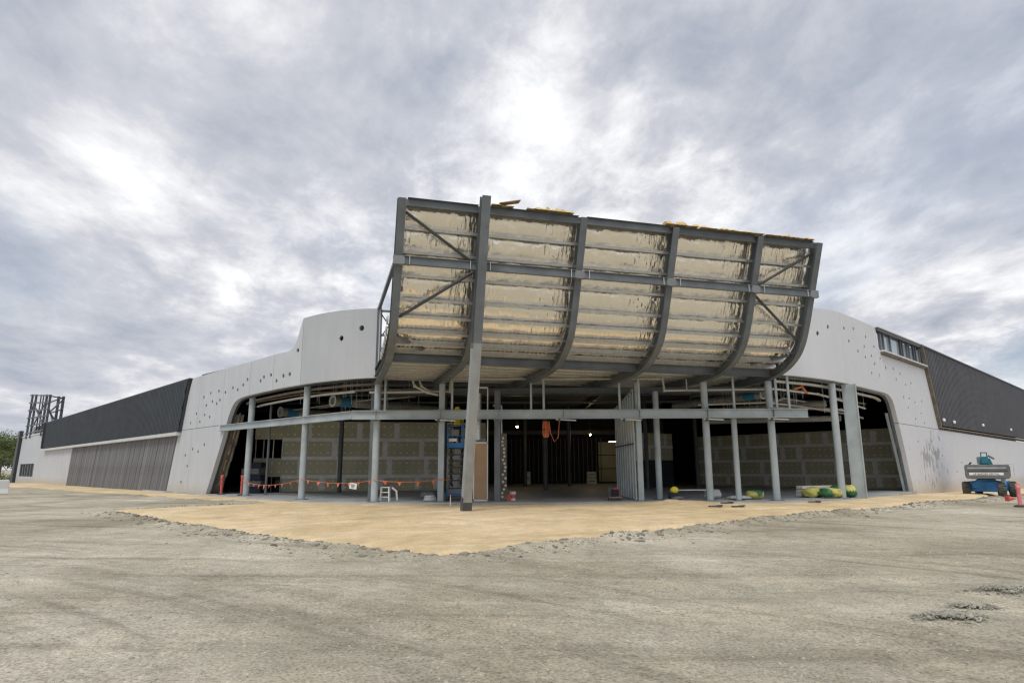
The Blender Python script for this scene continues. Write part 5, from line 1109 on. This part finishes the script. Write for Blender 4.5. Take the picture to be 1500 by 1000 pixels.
# ------------------------------------------------------------------ far left: trees, shrubs, fence
def tree(x, y, h, rw, label, m, seed, low=.35):
    rr = random.Random(seed); t = root('gum_tree', (x, y, -.4), label, 'tree', 'trees beyond the far left corner')
    tr = MB(); tr.sweep([(cos(a)*1, sin(a)*1) for a in np.linspace(0, 2*pi, 9)[:-1]], [(0, 0, 0), (0.0, 0.0, .01)]) if False else None
    def limb(p, q, r0, r1):
        p, q = Vector(p), Vector(q); d = (q-p).normalized(); s_ = d.cross(Vector((.3, 1, .1))).normalized(); u2 = s_.cross(d); vs = []
        for (c, r) in ((p, r0), ((p+q)/2+s_*.1*h/8, (r0+r1)/2), (q, r1)): vs += [c+s_*(r*cos(a))+u2*(r*sin(a)) for a in [i*pi/3 for i in range(6)]]
        tr.add(vs, [(k*6+j, k*6+(j+1) % 6, (k+1)*6+(j+1) % 6, (k+1)*6+j) for k in range(2) for j in range(6)])
    limb((0, 0, 0), (.2, 0, h*.5), h*.025, h*.017); tips = []
    for k in range(7):
        a = rr.random()*6.28; q = (cos(a)*rw*rr.uniform(.3, .75), sin(a)*rw*rr.uniform(.3, .75), h*rr.uniform(.55, .92)); limb((.15, 0, h*rr.uniform(.28, .5)), q, h*.011, h*.004); tips.append(q)
    tr.build('trunk', M['bark'], t)
    lf = MB()
    for q in tips+[(rr.uniform(-.6, .6)*rw, rr.uniform(-.6, .6)*rw, h*rr.uniform(low, .95)) for _ in range(16)]:
        R_ = rw*rr.uniform(.28, .45)
        for k in range(420):
            v = Vector((rr.gauss(0, 1), rr.gauss(0, 1), rr.gauss(0, .7)))*R_*.5; c = Vector(q)+v; s_ = rr.uniform(.09, .2)*h/9
            a = Vector((rr.gauss(0, 1), rr.gauss(0, 1), rr.gauss(0, 1))).normalized(); e = a.orthogonal().normalized()
            lf.add([c-a*s_, c+e*s_*.5, c+a*s_, c-e*s_*.5], [(0, 1, 2, 3)])
    lf.build('crown', m, t)
tree(-84.2, 108, 7.4, 4.2, 'olive green gum tree at the far left edge', M['leaf2'], 1, .3); tree(-80.5, 112, 6.3, 3.2, 'darker gum tree just behind the building end', M['leaf'], 2, .3)
tree(-88.5, 112, 6.8, 4.0, 'spreading gum tree left of the olive one', M['leaf'], 3); tree(-77.0, 118, 5.0, 2.8, 'small gum tree mostly hidden by the building end', M['leaf'], 4)
def shrub(x, y, r, label, seed):
    rr = random.Random(seed); t = root('grey_shrub', (x, y, -.35), label, 'shrub', 'shrubs at the far left'); lf = MB(); tr = MB()
    for k in range(5): a = rr.random()*6.28; tr.bar((0, 0, 0), (cos(a)*r*.5, sin(a)*r*.5, r*.6), .05, .05)
    tr.build('stems', M['bark'], t)
    for k in range(900):
        v = Vector((rr.gauss(0, .45), rr.gauss(0, .45), abs(rr.gauss(.3, .3))))*r; s_ = rr.uniform(.06, .12); a = Vector((rr.gauss(0, 1), rr.gauss(0, 1), rr.gauss(0, 1))).normalized(); e = a.orthogonal().normalized(); lf.add([v-a*s_, v+e*s_*.5, v+a*s_, v-e*s_*.5], [(0, 1, 2, 3)])
    lf.build('foliage', M['leaf2'], t)
for i, (x, y, r) in enumerate(((-75.5, 97, 1.6), (-72.6, 96, 1.3), (-78.6, 99, 1.7))): shrub(x, y, r, ('low grey shrub in the middle at the far left', 'low grey shrub nearest the building end', 'low grey shrub at the left picture edge')[i], 20+i)
tf = root('temporary_fence', (-36.0, 45.9, -.15), 'pale blue and white plastic barrier at the left picture edge', 'barrier', rz=R(38))
MB().add([(x, y, z) for x in (-.8, .8) for y, z in ((-.22, 0), (.22, 0), (.10, .35), (.08, .9), (-.08, .9), (-.10, .35))], [(0, 1, 2, 3, 4, 5), (11, 10, 9, 8, 7, 6)]+[(i, (i+1) % 6, 6+(i+1) % 6, 6+i) for i in range(6)]).build('barrier_body', M['flash'], tf, bevel=.03)
MB().box((-.35, -.12, .55), (.5, .06, .3)).build('blue_panel', mat('faded_blue', (.25, .45, .62), .6), tf); MB().box((0, 0, .93), (1.5, .1, .05)).build('top_rail', M['white'], tf)
